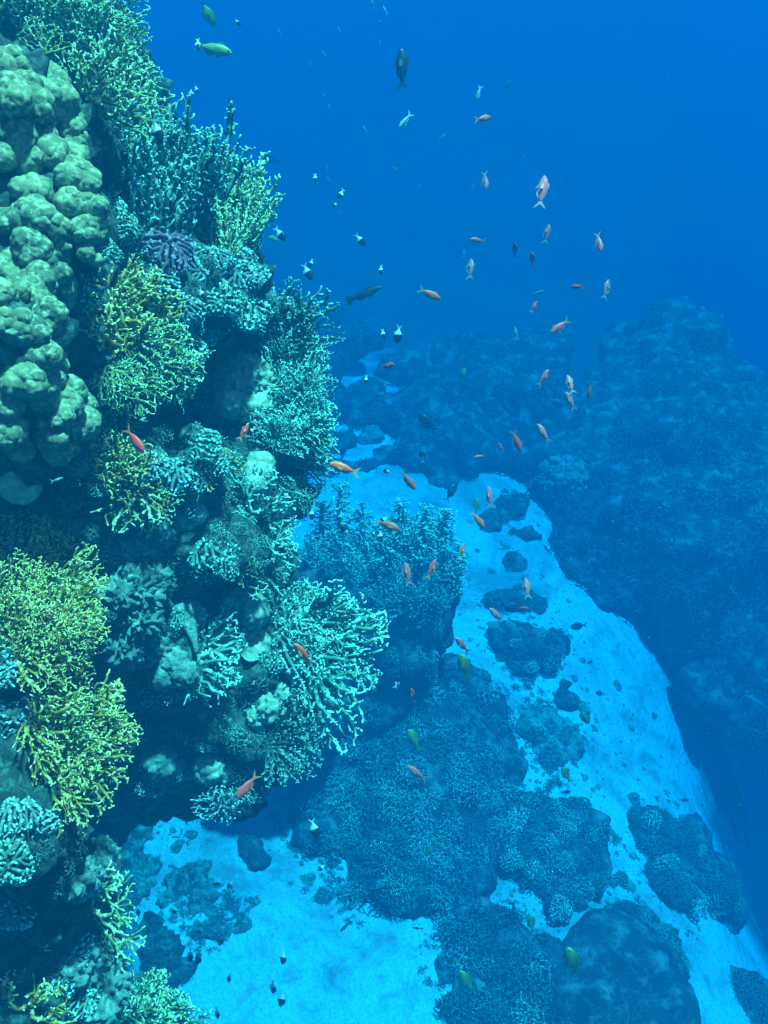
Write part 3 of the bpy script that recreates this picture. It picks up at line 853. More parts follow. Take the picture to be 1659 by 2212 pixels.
fing(400, 1590, 36, CR, 'broken pale finger coral in the shaded lower wall')
fing(440, 1600, 28, CR, 'tiny pale finger coral in the shaded lower wall, right of the broken one')
fing(395, 1665, 28, CR, 'tiny pale coral knob under the broken finger coral')
fing(540, 1670, 40, GR, 'dim finger coral behind the tail of the lowest red fish')
fing(25, 1750, 58, CR, 'blue-white finger coral at the left edge under the yellow coral', up=0.3)
fing(75, 1790, 50, CR, 'smaller blue-white finger coral right of the edge one')
fing(20, 1860, 60, GR, 'dim green coral lump at the left edge, lower down')
fing(25, 1960, 55, CR, 'pale coral lump at the left edge above the corner')
fing(20, 1440, 50, CR, 'greyish coral half hidden behind the largest yellow fire coral')
fing(30, 1560, 55, CR, 'greyish coral at the left edge between the two yellow masses')
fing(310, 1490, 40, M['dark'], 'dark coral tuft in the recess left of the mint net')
fing(150, 2060, 50, CR, 'pale coral crust left of the curling green fire coral')
fing(120, 2130, 45, CR, 'pale coral crust above the bottom left yellow branches')
fing(180, 2150, 45, TE, 'mint coral crust near the bottom edge')
# the hanging finger coral over the sand
hb = at(470, 1742, 2.36)
o = link('finger_coral', with_mat(BUSH[1], M['cream']))
sfc = 60 * 2.36 / F
fit(o, (imgdir(-80) * 0.4 - CAM_F).normalized(), Vector((1, 0, 0)), (sfc * 0.95, sfc * 1.15, sfc), hb + CAM_F * sfc * 0.5)
tag(o, 'round finger coral hanging over the bright sand at the foot of the wall', 'coral', G_FING)

# lobed boulder coral
def lobed(name, label, lobes, mat, group=None, amp=0.075, cells=1.9, sub=5, cat='coral', depth=0.55):
    ps = []
    lobes = list(lobes)
    med = sorted(l[3] for l in lobes)[len(lobes) // 2]
    lobes = [(a, b_, c_, min(max(d_, med - 0.22), med + 0.22)) for a, b_, c_, d_ in lobes]
    while True:                                             # one colony is one body: bridge any gap between lobes
        cs = [(at(a, b_, r + rp * r / F * depth), rp * r / F * (0.9 if group else 1.0)) for a, b_, rp, r in lobes]
        seen, todo = {0}, [0]
        while todo:
            i = todo.pop()
            for j in range(len(cs)):
                if j not in seen and (cs[i][0] - cs[j][0]).length < 0.88 * (cs[i][1] + cs[j][1]):
                    seen.add(j); todo.append(j)
        if len(seen) == len(cs): break
        d_, i, j = min(((cs[i][0] - cs[j][0]).length, i, j) for i in seen for j in range(len(cs)) if j not in seen)
        a, b_ = lobes[i], lobes[j]
        lobes.append(((a[0] + b_[0]) / 2, (a[1] + b_[1]) / 2, max(a[2], b_[2]), (a[3] + b_[3]) / 2))
        if len(lobes) > 60: break
    for k, (px, py, rp, r) in enumerate(lobes):
        rad = rp * r / F
        c = at(px, py, r + rad * depth)
        v, f = lobe_verts(c, rad * (0.9 if group else 1.0), sub if rp > 40 else 4, k + px * 0.01, amp if group else amp * 1.7, cells * (0.6 + rp / 100.0), None, 0.02 if group else 0.07)
        ps.append((v, f))
        if group and rp > 28:                               # younger lobes budding from the older ones
            rl = random.Random(k * 31 + px)
            for q in range(3):
                dr = (-ray(px, py) * 0.6 + imgdir(rl.uniform(0, 360)) * rl.uniform(0.5, 1.0) + UP * 0.25).normalized()
                ps.append(lobe_verts(c + dr * rad * 0.62, rad * rl.uniform(0.36, 0.58), 4, k + q * 3.3 + px * 0.01, amp, cells))
    v, f = join_pieces(ps)
    o = link(name, new_mesh(name, v, f, mat))
    tag(o, label, cat, group)
    return o
def wl(px, py):
    h = hit([B_WALL], px, py)
    return h[2] if h else 3.0
def L_(lst, off=0.0):
    return [(px, py, rp, wl(max(px, 1), max(py, 1)) + off - 0.02) for (px, py, rp) in lst]
G_LOB = 'lobed corals at the left edge'
lobed('lobed_coral', 'pale sunlit lobed coral at the upper left edge', L_([(25, 150, 40), (20, 215, 52), (75, 235, 42), (30, 290, 48), (105, 175, 40), (130, 230, 42), (80, 300, 44), (110, 330, 40), (0, 330, 40), (60, 350, 34), (150, 270, 36)]), M['porites'], G_LOB)
lobed('lobed_coral', 'narrow greenish lobed coral running down right of the sunlit one', L_([(155, 330, 36), (185, 390, 36), (200, 450, 34), (150, 385, 34), (150, 440, 36), (180, 500, 36), (210, 505, 24), (185, 545, 22), (205, 560, 18), (160, 300, 30)]), M['porites'], G_LOB)
lobed('lobed_coral', 'yellowish lobed coral with many knobs at the middle left edge', L_([(75, 420, 44), (85, 470, 40), (20, 480, 32), (125, 500, 36), (70, 540, 46), (130, 545, 30), (30, 590, 46), (100, 590, 40), (125, 640, 40), (60, 640, 44), (105, 690, 44), (0, 640, 40), (130, 590, 26)]), M['porites'], G_LOB)
lobed('lobed_coral', 'stack of heavy lobed coral heads above the dark hollow at left', L_([(10, 700, 32), (70, 720, 42), (90, 770, 46), (60, 820, 50), (115, 790, 36), (15, 870, 44), (100, 860, 36), (20, 930, 44), (45, 970, 32)]), M['porites'], G_LOB)
lobed('lobed_coral', 'lighter wrinkled lobed coral head right of the heavy stack', L_([(150, 850, 42), (175, 880, 38), (130, 900, 34), (165, 920, 42), (110, 940, 40), (125, 975, 34), (195, 905, 26), (150, 965, 26)]), M['porites'], G_LOB)
lobed('lobed_coral', 'single smooth round coral alone in the dark hollow at left', L_([(45, 1045, 48)]), M['plate'], G_LOB, amp=0.05)
lobed('boulder_coral', 'brown-green dimpled boulder coral at the back of the cave', [(530, 830, 62, 3.42 * WS), (550, 880, 40, 3.38 * WS), (500, 870, 36, 3.38 * WS)], M['plate'], None, amp=0.10, cells=5.5)
lobed('boulder_coral', 'pale round boulder coral below the hanging olive fan', L_([(305, 1165, 52), (270, 1190, 34), (345, 1150, 36)]), M['rock_pale'], None, amp=0.10, cells=4)
lobed('boulder_coral', 'small dark round coral between the two finger corals at mid wall', L_([(400, 1125, 30), (425, 1110, 24)]), M['plate'], None, amp=0.06, cells=4)
lobed('boulder_coral', 'dark green boulder behind the white tipped sprigs', L_([(560, 1005, 34), (550, 1045, 26)]), M['plate'], None, amp=0.06, cells=4)
lobed('boulder_coral', 'greenish boulder above the white net coral ledge', L_([(545, 1320, 38), (505, 1305, 34), (525, 1312, 34)]), M['plate'], None, amp=0.07, cells=3)
lobed('boulder_coral', 'fuzzy pale boulder left of the mint net coral', L_([(350, 1460, 30), (375, 1430, 32), (395, 1455, 32)]), M['rock_pale'], None, amp=0.08, cells=3)
lobed('boulder_coral', 'yellow-green lumpy coral under the great net coral', L_([(585, 1530, 32), (560, 1550, 26), (610, 1500, 22)]), M['plate'], None, amp=0.12, cells=3)
lobed('boulder_coral', 'pale square boulder in the shade at the lower wall', L_([(345, 1650, 36), (375, 1655, 24)]), M['rock_pale'], None, amp=0.08, cells=3)
lobed('boulder_coral', 'round greenish coral at the lower wall behind the tiny fan', L_([(450, 1660, 34), (485, 1670, 24)]), M['plate'], None, amp=0.08, cells=3)
lobed('boulder_coral', 'tiny bright white coral knob in the dark lower wall', L_([(436, 1543, 11)]), M['cream'], None, amp=0.05, cells=3, sub=4)
lobed('reef_rock', 'rugged grey rock left of the dark recess below mid wall', L_([(290, 1280, 52), (330, 1260, 40), (250, 1290, 40), (300, 1340, 44), (270, 1400, 40), (330, 1400, 36)], -0.02), M['rock_pale'], None, amp=0.22, cells=4, cat='rock')
lobed('reef_rock', 'pale slanting rock face at the lower left', L_([(200, 1890, 40), (215, 1850, 34), (160, 1900, 36)], 0.02), M['rock_pale'], None, amp=0.16, cells=3, cat='rock')
lobed('reef_rock', 'pale jagged rock right of the curling green fire coral', L_([(195, 2070, 40), (230, 2130, 42), (150, 2100, 34), (215, 2190, 34)], 0.02), M['rock_pale'], None, amp=0.2, cells=3, cat='rock')
lobed('boulder_coral', 'pale domed boulder coral among the far reef left of the dark fish', [(805, 945, 26, floor_r(805, 955)), (788, 952, 18, floor_r(788, 958))], M['rock_pale'], None, amp=0.06, cells=3)
_h = hit([OUT['slope'][1], B_FLOOR], 1215, 1045)
HEAD_R = _h[2] - 0.05
lobed('lobed_coral', 'round knobbly coral head on the far slope beside the sand channel',
      [(1215 + 42 * math.cos(a) * q, 1035 + 36 * math.sin(a) * q, 20, HEAD_R - 0.12 * (1 - q)) for q in (0.0, 0.5, 0.95) for a in np.linspace(0, 6.28, 1 + int(11 * q))[:-1 if q else None]], M['rock_pale'], None, amp=0.12, cells=2.0, sub=3)

# flat plate corals and a horn sponge under the overhang
def disc(px, py, rpx, label, tilt):
    h = hit([B_WALL], px, py)
    loc, nor, d = h
    R_ = rpx * d / F
    rings, seg = 9, 40
    V_, F_ = [], []
    for side in (1, -1):
        for i in range(rings):
            rr = R_ * i / (rings - 1)
            for s in range(seg):
                a = 2 * math.pi * s / seg
                wob = 1 + 0.05 * math.sin(3 * a + px) + 0.03 * math.sin(7 * a)
                z = 0.10 * R_ * (rr / R_) ** 2 + 0.02 * R_ * math.sin(rr / R_ * 22) + (0.05 * R_ if side > 0 else -0.05 * R_) * (1 - 0.6 * (rr / R_) ** 4)
                V_.append((rr * wob * math.cos(a), rr * wob * math.sin(a), z))
    for side in range(2):
        for i in range(rings - 1):
            for s in range(seg):
                q = side * rings * seg + i * seg
                f_ = (q + s, q + (s + 1) % seg, q + seg + (s + 1) % seg, q + seg + s)
                F_.append(f_ if side else f_[::-1])
    e1, e2 = (rings - 1) * seg, (2 * rings - 1) * seg
    for s in range(seg):
        F_.append((e1 + s, e1 + (s + 1) % seg, e2 + (s + 1) % seg, e2 + s))
    o = link('plate_coral', new_mesh('plate_coral', V_, F_, M['plate']))
    g = (-ray(px, py) + imgdir(tilt) * 0.5).normalized()
    o.matrix_world = Matrix.Translation(loc + g * R_ * 0.35) @ frame(g, UP).to_4x4()
    tag(o, label, 'coral', 'plate corals under the overhang')
disc(497, 1372, 40, 'flat round plate coral left of the two under the overhang', 80)
disc(543, 1395, 40, 'brighter plate coral right of its neighbour under the overhang', 60)
disc(410, 1335, 36, 'dull plate coral behind the horn sponge', 110)
def horn(p0, p1, r0, r1, label):
    n_, seg = 22, 20
    a, b_ = Vector(p0), Vector(p1)
    ax = (b_ - a)
    side = ax.cross(UP).normalized()
    V_, F_ = [], []
    for i in range(n_):
        t_ = i / (n_ - 1)
        c_ = a + ax * t_ + side * 0.008 * math.sin(t_ * 3.1) + UP * 0.006 * math.sin(t_ * 3.1)
        r_ = r0 + (r1 - r0) * t_ ** 1.6
        x = ax.normalized().cross(UP).normalized(); y = ax.normalized().cross(x)
        for s in range(seg):
            q = 2 * math.pi * s / seg
            k = 1 + 0.08 * noise.noise(Vector((math.cos(q) * 2, math.sin(q) * 2, t_ * 6)))
            V_.append(c_ + (x * math.cos(q) + y * math.sin(q)) * r_ * k)
    for s in range(seg):                                   # the open mouth goes back inside
        q = V_[(n_ - 1) * seg + s]
        V_.append(b_ + (q - b_) * 0.8)
    for s in range(seg):
        q = V_[(n_ - 1) * seg + s]
        V_.append(b_ - ax * 0.35 + (q - b_) * 0.4)
    for i in range(n_ + 1):
        for s in range(seg):
            F_.append((i * seg + s, i * seg + (s + 1) % seg, (i + 1) * seg + (s + 1) % seg, (i + 1) * seg + s))
    F_.append(tuple((n_ + 1) * seg + s for s in range(seg)))
    F_.append(tuple(range(seg))[::-1])
    o = link('horn_sponge', new_mesh('horn_sponge', [tuple(v) for v in V_], F_, M['rock_pale']))
    tag(o, label, 'sponge')
horn(at(425, 1410, wl(425, 1410) - 0.02), at(385, 1322, wl(385, 1322) - 0.03), 0.005, 0.036, 'horn-shaped sponge narrowing down to the mint green net coral')

# small growth that fills the wall between the named corals
def filler(n, seed):
    global RNG
    rr = random.Random(seed)
    cand = [(CLUMP, M['green'], 'dim green tuft filling a gap on the shaded reef wall', 'green tufts in the gaps of the wall'),
            (BUSH, M['dark'], 'dark twiggy coral filling a gap on the shaded reef wall', 'dark twiggy corals in the gaps of the wall'),
            (BUSH, M['green'], 'green twiggy coral filling a gap on the shaded reef wall', 'green twiggy corals in the gaps of the wall'),
            (BUSH + STAG, M['teal'], 'pale teal twiggy coral filling a gap on the reef wall', 'teal twiggy corals in the gaps of the wall')]
    for k in range(n):
        px, py = rr.uniform(150, 700), rr.uniform(330, 1720)
        if px < 230 and py < 1000: continue
        h = hit([B_WALL], px, py)
        if h is None or h[2] > 4.4: continue
        me, mat, lab, grp = rr.choices(cand, (3, 3, 4, 5))[0]
        bush_on([B_WALL], px, py, rr.choice(me), mat, rr.uniform(20, 42), 'coral_tuft', lab, 'coral', grp, 0.3, 0.3, 1.0, 0.25)
filler(290, 21)

# fine growth between them
WALLG = []
OUT['wall'] = (wall, B_WALL, [(400, 560, None, 180), (560, 800, None, 150), (430, 950, None, 200), (420, 1200, None, 220), (480, 1450, None, 230), (330, 1330, None, 150), (400, 1600, None, 170), (560, 1100, None, 120), (250, 350, None, 120), (120, 1150, None, 130), (100, 1900, None, 120), (120, 2080, None, 130)])
thick_cover('wall', 1000, (9, 24), 93, WALLG)
v, f = join_pieces([(a, b_) for a, b_, c_ in WALLG])
tv = np.concatenate([c_ for a, b_, c_ in WALLG])
o = link('coral_growth', new_mesh('coral_growth', v, f, M['growth'], {'tip': tv}))
tag(o, 'fine twiggy growth crusting the rock between the corals of the near wall', 'coral', kind='stuff')

# small heads, lumps and loose pieces on the open sand
heads = [(1200, 1745, 16), (1330, 1480, 14), (1410, 1545, 10), (1478, 1600, 22), (1490, 1610, 14), (1290, 1700, 9), (1365, 1728, 20), (1340, 1900, 22),
         (1320, 1905, 14), (1150, 1735, 18), (1110, 1735, 14), (1190, 1690, 10), (1030, 1190, 8), (1060, 1235, 10), (1010, 1250, 8), (1090, 1060, 10),
         (650, 1760, 20), (690, 1745, 16), (720, 1830, 22), (640, 1830, 16), (665, 1900, 18), (700, 1935, 22), (590, 1760, 13), (380, 1830, 14), (505, 1960, 16), (615, 1725, 16), (1450, 1480, 26), (1540, 1650, 20)]
for (px, py, rp) in heads:
    bush_on([B_FLOOR], px, py, RNG.choice(CLUMP), RNG.choice([FB, FB, M['green']]), rp * 1.1, 'brain_coral', 'small dark coral head standing alone on the pale sand', 'coral mound', 'small coral heads on the sand', 1.0, 0.2, 0.7, 0.12)

# loose rubble: far too much of it to count
rr = random.Random(31)
ps = []
spots = [(420, 1960, 110, 70, 160), (700, 1800, 90, 70, 150), (1000, 2000, 90, 60, 80), (1150, 1650, 130, 120, 140), (1100, 1480, 120, 120, 120), (1120, 1230, 60, 120, 60), (400, 1800, 60, 40, 60), (1140, 1410, 110, 70, 200), (1180, 1590, 100, 80, 220), (1450, 1890, 150, 130, 260), (1110, 1300, 110, 50, 140), (1200, 1880, 160, 130, 220), (1110, 1130, 70, 60, 80), (1330, 2050, 150, 120, 160), (1300, 1600, 150, 150, 120)]
v2, f2 = ICO[2]
for (cx, cy, rx, ry, n) in spots:
    for k in range(n):
        px, py = rr.gauss(cx, rx * 0.55), rr.gauss(cy, ry * 0.55)
        h = hit([B_FLOOR], px, py)
        if h is None or h[2] > 12: continue
        s = abs(rr.gauss(0, 1)) ** 1.5 * 0.006 + 0.003
        q = v2 * np.array((rr.uniform(.6, 1.8), rr.uniform(.6, 1.4), rr.uniform(.3, .7))) * s
        a = rr.uniform(0, 6.28)
        ca_, sa_ = math.cos(a), math.sin(a)
        q = q @ np.array(((ca_, -sa_, 0), (sa_, ca_, 0), (0, 0, 1)))
        ps.append((q + np.array(h[0]), f2))
v, f = join_pieces(ps)
o = link('rubble', new_mesh('rubble', v, f, M['rock_pale']))
tag(o, 'loose coral rubble strewn over the pale sand', 'rubble', kind='stuff')

# drifting specks in the water
rr = random.Random(77)
ps = []
for k in range(170):
    px, py = rr.uniform(200, 1659), rr.uniform(0, 2212)
    h = hit([B_FLOOR, B_WALL], px, py)
    r_ = rr.uniform(0.9, 4.2)
    if h and r_ > h[2] - 0.2: continue
    v_, f_ = ICO[2]
    ps.append((v_ * np.array((rr.uniform(.6, 1.3), rr.uniform(.6, 1.3), rr.uniform(.6, 1.3))) * abs(rr.gauss(0, 0.0006)) + np.array(at(px, py, r_)), f_))
v, f = join_pieces(ps)
o = link('drifting_specks', new_mesh('drifting_specks', v, f, M['rock_pale']))
tag(o, 'tiny pale specks drifting in the open water', 'plankton', kind='stuff')
# ------------------------------------------------------------------ fish
def fish_mat(name, build, rough=0.45):
    m, t, b = mat_new(name)
    co = N(t, 'ShaderNodeTexCoord').outputs['Object']
    sp = N(t, 'ShaderNodeSeparateXYZ'); t.links.new(co, sp.inputs[0])
    c = build(t, co, sp)
    t.links.new(c, b.inputs['Base Color'])
    b.inputs['Roughness'].default_value = rough
    b.inputs['Specular IOR Level'].default_value = 0.35
    return m

def ramp(t, val, stops, lo, hi):
    mr = N(t, 'ShaderNodeMapRange'); mr.inputs[1].default_value = lo; mr.inputs[2].default_value = hi
    t.links.new(val, mr.inputs[0])
    r = N(t, 'ShaderNodeValToRGB')
    el = r.color_ramp.elements
    while len(el) < len(stops): el.new(0.5)
    for e_, (p, c) in zip(el, stops):
        e_.position = p; e_.color = (*c, 1)
    t.links.new(mr.outputs[0], r.inputs[0])
    return r.outputs[0]

def scaly(t, co, c, amt=0.35):
    v = N(t, 'ShaderNodeTexVoronoi'); v.inputs['Scale'].default_value = 60
    t.links.new(co, v.inputs['Vector'])
    mr = N(t, 'ShaderNodeMapRange'); mr.inputs[1].default_value = 0.1; mr.inputs[2].default_value = 0.7; mr.inputs[4].default_value = amt
    t.links.new(v.outputs[0], mr.inputs[0])
    return mixc(t, mr.outputs[0], c, (0.0, 0.0, 0.0), 'MIX')

def lateral(back, side, belly, amt=0.2):
    def f(t, co, sp):
        c = ramp(t, sp.outputs[2], [(0.0, belly), (0.35, side), (0.7, side), (1.0, back)], -0.16, 0.16)
        return scaly(t, co, c, amt)
    return f

def half_half(front, rear, split):
    def f(t, co, sp):
        ad = N(t, 'ShaderNodeMath', operation='MULTIPLY_ADD')
        t.links.new(sp.outputs[2], ad.inputs[0]); ad.inputs[1].default_value = 0.15
        t.links.new(sp.outputs[0], ad.inputs[2])
        return ramp(t, ad.outputs[0], [(0.0, rear), (0.47, rear), (0.53, front), (1.0, front)], split - 0.25, split + 0.25)
    return f

FM = {
 'orange': fish_mat('orange_fish_skin', lateral((0.98, 0.12, 0.02), (0.98, 0.11, 0.03), (0.98, 0.22, 0.09))),
 'red': fish_mat('red_fish_skin', lateral((0.95, 0.06, 0.03), (0.98, 0.06, 0.04), (0.95, 0.11, 0.07))),
 'pink': fish_mat('pink_fish_skin', lateral((0.98, 0.07, 0.04), (0.98, 0.11, 0.08), (0.98, 0.19, 0.14))),
 'pale': fish_mat('pale_pink_fish_skin', lateral((0.98, 0.10, 0.07), (0.98, 0.17, 0.13), (0.98, 0.28, 0.24))),
 'dusky': fish_mat('dusky_fish_skin', lateral((0.16, 0.05, 0.04), (0.40, 0.09, 0.07), (0.62, 0.24, 0.20))),
 'half': fish_mat('half_and_half_fish_skin', half_half((0.012, 0.012, 0.016), (0.58, 0.72, 0.62), 0.01)),
 'dark': fish_mat('dark_wrasse_skin', lateral((0.01, 0.012, 0.015), (0.02, 0.018, 0.018), (0.06, 0.03, 0.03))),
 'black': fish_mat('black_fish_skin', lateral((0.01, 0.01, 0.014), (0.015, 0.015, 0.022), (0.02, 0.02, 0.03))),
 'blue': fish_mat('dark_blue_fish_skin', lateral((0.015, 0.03, 0.05), (0.03, 0.07, 0.11), (0.04, 0.10, 0.16))),
 'olive': fish_mat('olive_fish_skin', lateral((0.05, 0.12, 0.03), (0.14, 0.24, 0.05), (0.20, 0.28, 0.10))),
 'yellow': fish_mat('yellow_green_fish_skin', lateral((0.06, 0.16, 0.03), (0.36, 0.32, 0.05), (0.50, 0.42, 0.16))),
 'silver': fish_mat('silvery_fish_skin', lateral((0.04, 0.11, 0.10), (0.07, 0.19, 0.17), (0.14, 0.28, 0.25))),
}
def plain(name, col, rough=0.5):
    m, t, b = mat_new(name)
    b.inputs['Base Color'].default_value = (*col, 1)
    b.inputs['Roughness'].default_value = rough
    return m
FIN = {'orange': plain('orange_fin', (0.55, 0.28, 0.05)), 'red': plain('red_fin', (0.60, 0.16, 0.04)), 'pink': plain('pink_fin', (0.50, 0.16, 0.08)),
       'pale': plain('pale_fin', (0.50, 0.20, 0.12)), 'dusky': plain('dusky_fin', (0.12, 0.13, 0.09)), 'half': plain('white_fin', (0.5, 0.6, 0.52)),
       'black': plain('black_fin', (0.012, 0.012, 0.016)), 'blue': plain('blue_fin', (0.02, 0.04, 0.08)), 'olive': plain('olive_fin', (0.04, 0.08, 0.03)),
       'yellow': plain('yellow_fin', (0.10, 0.18, 0.03)), 'silver': plain('silver_fin', (0.1, 0.22, 0.2))}
BLACKFIN = FIN['black']
EYE_V = plain('violet_eye', (0.10, 0.03, 0.28), 0.2)
EYE_D = plain('dark_eye', (0.01, 0.01, 0.015), 0.2)

# outline tables, snout at x=+0.5, tail root at x=-0.27: (x, middle z, half height, half width)
SHAPE = {
 'basslet': [(0.5, -0.010, 0.004, 0.004), (0.48, -0.008, 0.035, 0.026), (0.43, 0.0, 0.072, 0.046), (0.35, 0.006, 0.110, 0.062), (0.25, 0.004, 0.138, 0.070), (0.12, 0.0, 0.146, 0.070), (0.0, 0.0, 0.132, 0.060), (-0.10, 0.0, 0.104, 0.046), (-0.19, 0.0, 0.068, 0.030), (-0.25, 0.0, 0.046, 0.018), (-0.29, 0.0, 0.042, 0.010)],
 'deep': [(0.5, -0.005, 0.004, 0.004), (0.485, -0.004, 0.045, 0.030), (0.44, 0.0, 0.098, 0.054), (0.36, 0.006, 0.158, 0.074), (0.25, 0.008, 0.205, 0.082), (0.12, 0.004, 0.222, 0.080), (0.0, 0.0, 0.206, 0.068), (-0.10, 0.0, 0.158, 0.050), (-0.18, 0.0, 0.096, 0.032), (-0.24, 0.0, 0.056, 0.018), (-0.28, 0.0, 0.052, 0.010)],
 'surgeon': [(0.5, -0.03, 0.004, 0.004), (0.485, -0.028, 0.036, 0.022), (0.44, -0.012, 0.085, 0.040), (0.36, 0.004, 0.140, 0.056), (0.24, 0.006, 0.178, 0.064), (0.10, 0.004, 0.188, 0.062), (-0.02, 0.0, 0.168, 0.054), (-0.13, 0.0, 0.118, 0.040), (-0.21, 0.0, 0.062, 0.026), (-0.26, 0.0, 0.034, 0.014), (-0.30, 0.0, 0.034, 0.008)],
 'slim': [(0.5, 0.0, 0.003, 0.003), (0.47, 0.0, 0.026, 0.022), (0.40, 0.0, 0.056, 0.040), (0.28, 0.0, 0.084, 0.052), (0.14, 0.0, 0.096, 0.054), (0.0, 0.0, 0.090, 0.048), (-0.12, 0.0, 0.072, 0.038), (-0.21, 0.0, 0.050, 0.024), (-0.27, 0.0, 0.036, 0.012), (-0.30, 0.0, 0.034, 0.008)],
}
def body_mesh(kind):
    tab = np.array(SHAPE[kind])
    xs_ = np.concatenate([np.linspace(0.5, 0.40, 8), np.linspace(0.38, tab[-1, 0], 20)])
    o_ = np.argsort(tab[:, 0])
    z = np.interp(xs_, tab[o_, 0], tab[o_, 1]); hh = np.interp(xs_, tab[o_, 0], tab[o_, 2]); wd = np.interp(xs_, tab[o_, 0], tab[o_, 3])
    for arr in (z, hh, wd):
        arr[1:-1] = 0.25 * arr[:-2] + 0.5 * arr[1:-1] + 0.25 * arr[2:]
    seg = 18
    V_, F_ = [], []
    for i in range(len(xs_)):
        for s in range(seg):
            a = 2 * math.pi * s / seg
            ca_, sa_ = math.cos(a), math.sin(a)
            V_.append((xs_[i], wd[i] * ca_ * (abs(ca_) ** 0.15), z[i] + hh[i] * sa_))
    for i in range(len(xs_) - 1):
        for s in range(seg):
            F_.append((i * seg + s, (i + 1) * seg + s, (i + 1) * seg + (s + 1) % seg, i * seg + (s + 1) % seg))
    F_.append(tuple(range(seg))); F_.append(tuple((len(xs_) - 1) * seg + s for s in range(seg))[::-1])
    return new_mesh('fish_body', V_, F_)
def fin_mesh(pts, th=0.006, y=0.0, name='fish_fin'):
    n = len(pts)
    V_ = [(p[0], y + th / 2, p[1]) for p in pts] + [(p[0], y - th / 2, p[1]) for p in pts]
    F_ = [tuple(range(n)), tuple(range(2 * n - 1, n - 1, -1))] + [(i, n + i, n + (i + 1) % n, (i + 1) % n) for i in range(n)]
    me = new_mesh(name, V_, F_, smooth=False)
    return me
FORK = [(-0.26, 0.04), (-0.33, 0.06), (-0.42, 0.13), (-0.52, 0.19), (-0.46, 0.10), (-0.40, 0.03), (-0.39, 0.0), (-0.40, -0.03), (-0.46, -0.10), (-0.52, -0.19), (-0.42, -0.13), (-0.33, -0.06), (-0.26, -0.04)]
FAN_T = [(-0.26, 0.05), (-0.33, 0.08), (-0.43, 0.12), (-0.46, 0.06), (-0.45, 0.0), (-0.46, -0.06), (-0.43, -0.12), (-0.33, -0.08), (-0.26, -0.05)]
LUNATE = [(-0.27, 0.03), (-0.33, 0.06), (-0.41, 0.13), (-0.50, 0.20), (-0.46, 0.11), (-0.40, 0.04), (-0.385, 0.0), (-0.40, -0.04), (-0.46, -0.11), (-0.50, -0.20), (-0.41, -0.13), (-0.33, -0.06), (-0.27, -0.03)]
def top_of(kind, x):
    tab = np.array(SHAPE[kind]); o_ = np.argsort(tab[:, 0])
    return float(np.interp(x, tab[o_, 0], (tab[:, 1] + tab[:, 2])[o_]))
def bot_of(kind, x):
    tab = np.array(SHAPE[kind]); o_ = np.argsort(tab[:, 0])
    return float(np.interp(x, tab[o_, 0], (tab[:, 1] - tab[:, 2])[o_]))
def wid_of(kind, x):
    tab = np.array(SHAPE[kind]); o_ = np.argsort(tab[:, 0])
    return float(np.interp(x, tab[o_, 0], tab[:, 3][o_]))
def dorsal(kind, h):
    x_ = np.linspace(0.28, -0.20, 12)
    up = [(x, top_of(kind, x) + h * (0.55 + 0.45 * math.sin(k * 0.9)) * math.sin(math.pi * min(1, (k + 0.6) / 9.0) ** 0.6 * 0.93)) for k, x in enumerate(x_)]
    dn = [(x, top_of(kind, x) - 0.02) for x in x_[::-1]]
    return fin_mesh(up + dn)
def anal(kind, h):
    x_ = np.linspace(0.02, -0.20, 8)
    dn = [(x, bot_of(kind, x) - h * math.sin(math.pi * (k + 0.7) / 8.4) ** 0.8) for k, x in enumerate(x_)]
    up = [(x, bot_of(kind, x) + 0.02) for x in x_[::-1]]
    return fin_mesh(up + dn)
def pectoral(kind, sgn):
    w_ = wid_of(kind, 0.22)
    pts = [(0.24, -0.01), (0.20, 0.025), (0.10, 0.035), (0.03, 0.0), (0.06, -0.05), (0.16, -0.05), (0.23, -0.03)]
    me = fin_mesh(pts, 0.005, 0.0)
    for v in me.vertices:
        k = (0.24 - v.co.x)
        v.co.y += sgn * (w_ * 0.97 + 0.30 * k)
    return me
def pelvic(kind):
    b0 = bot_of(kind, 0.20)
    return fin_mesh([(0.24, b0 + 0.02), (0.16, b0 + 0.015), (0.06, b0 - 0.075), (0.12, b0 - 0.06), (0.20, b0 - 0.01)], 0.02)
def eye_mesh(kind, sgn, r):
    x = 0.405
    tab = np.array(SHAPE[kind]); o_ = np.argsort(tab[:, 0])
    hz = float(np.interp(x, tab[o_, 0], tab[:, 2][o_])); zc = float(np.interp(x, tab[o_, 0], tab[:, 1][o_]))
    v, f = ICO[2]
    return new_mesh('fish_eye', v * r * np.array((1, 0.45, 1)) + np.array((x, sgn * wid_of(kind, x) * 0.93, zc + hz * 0.25)), f)

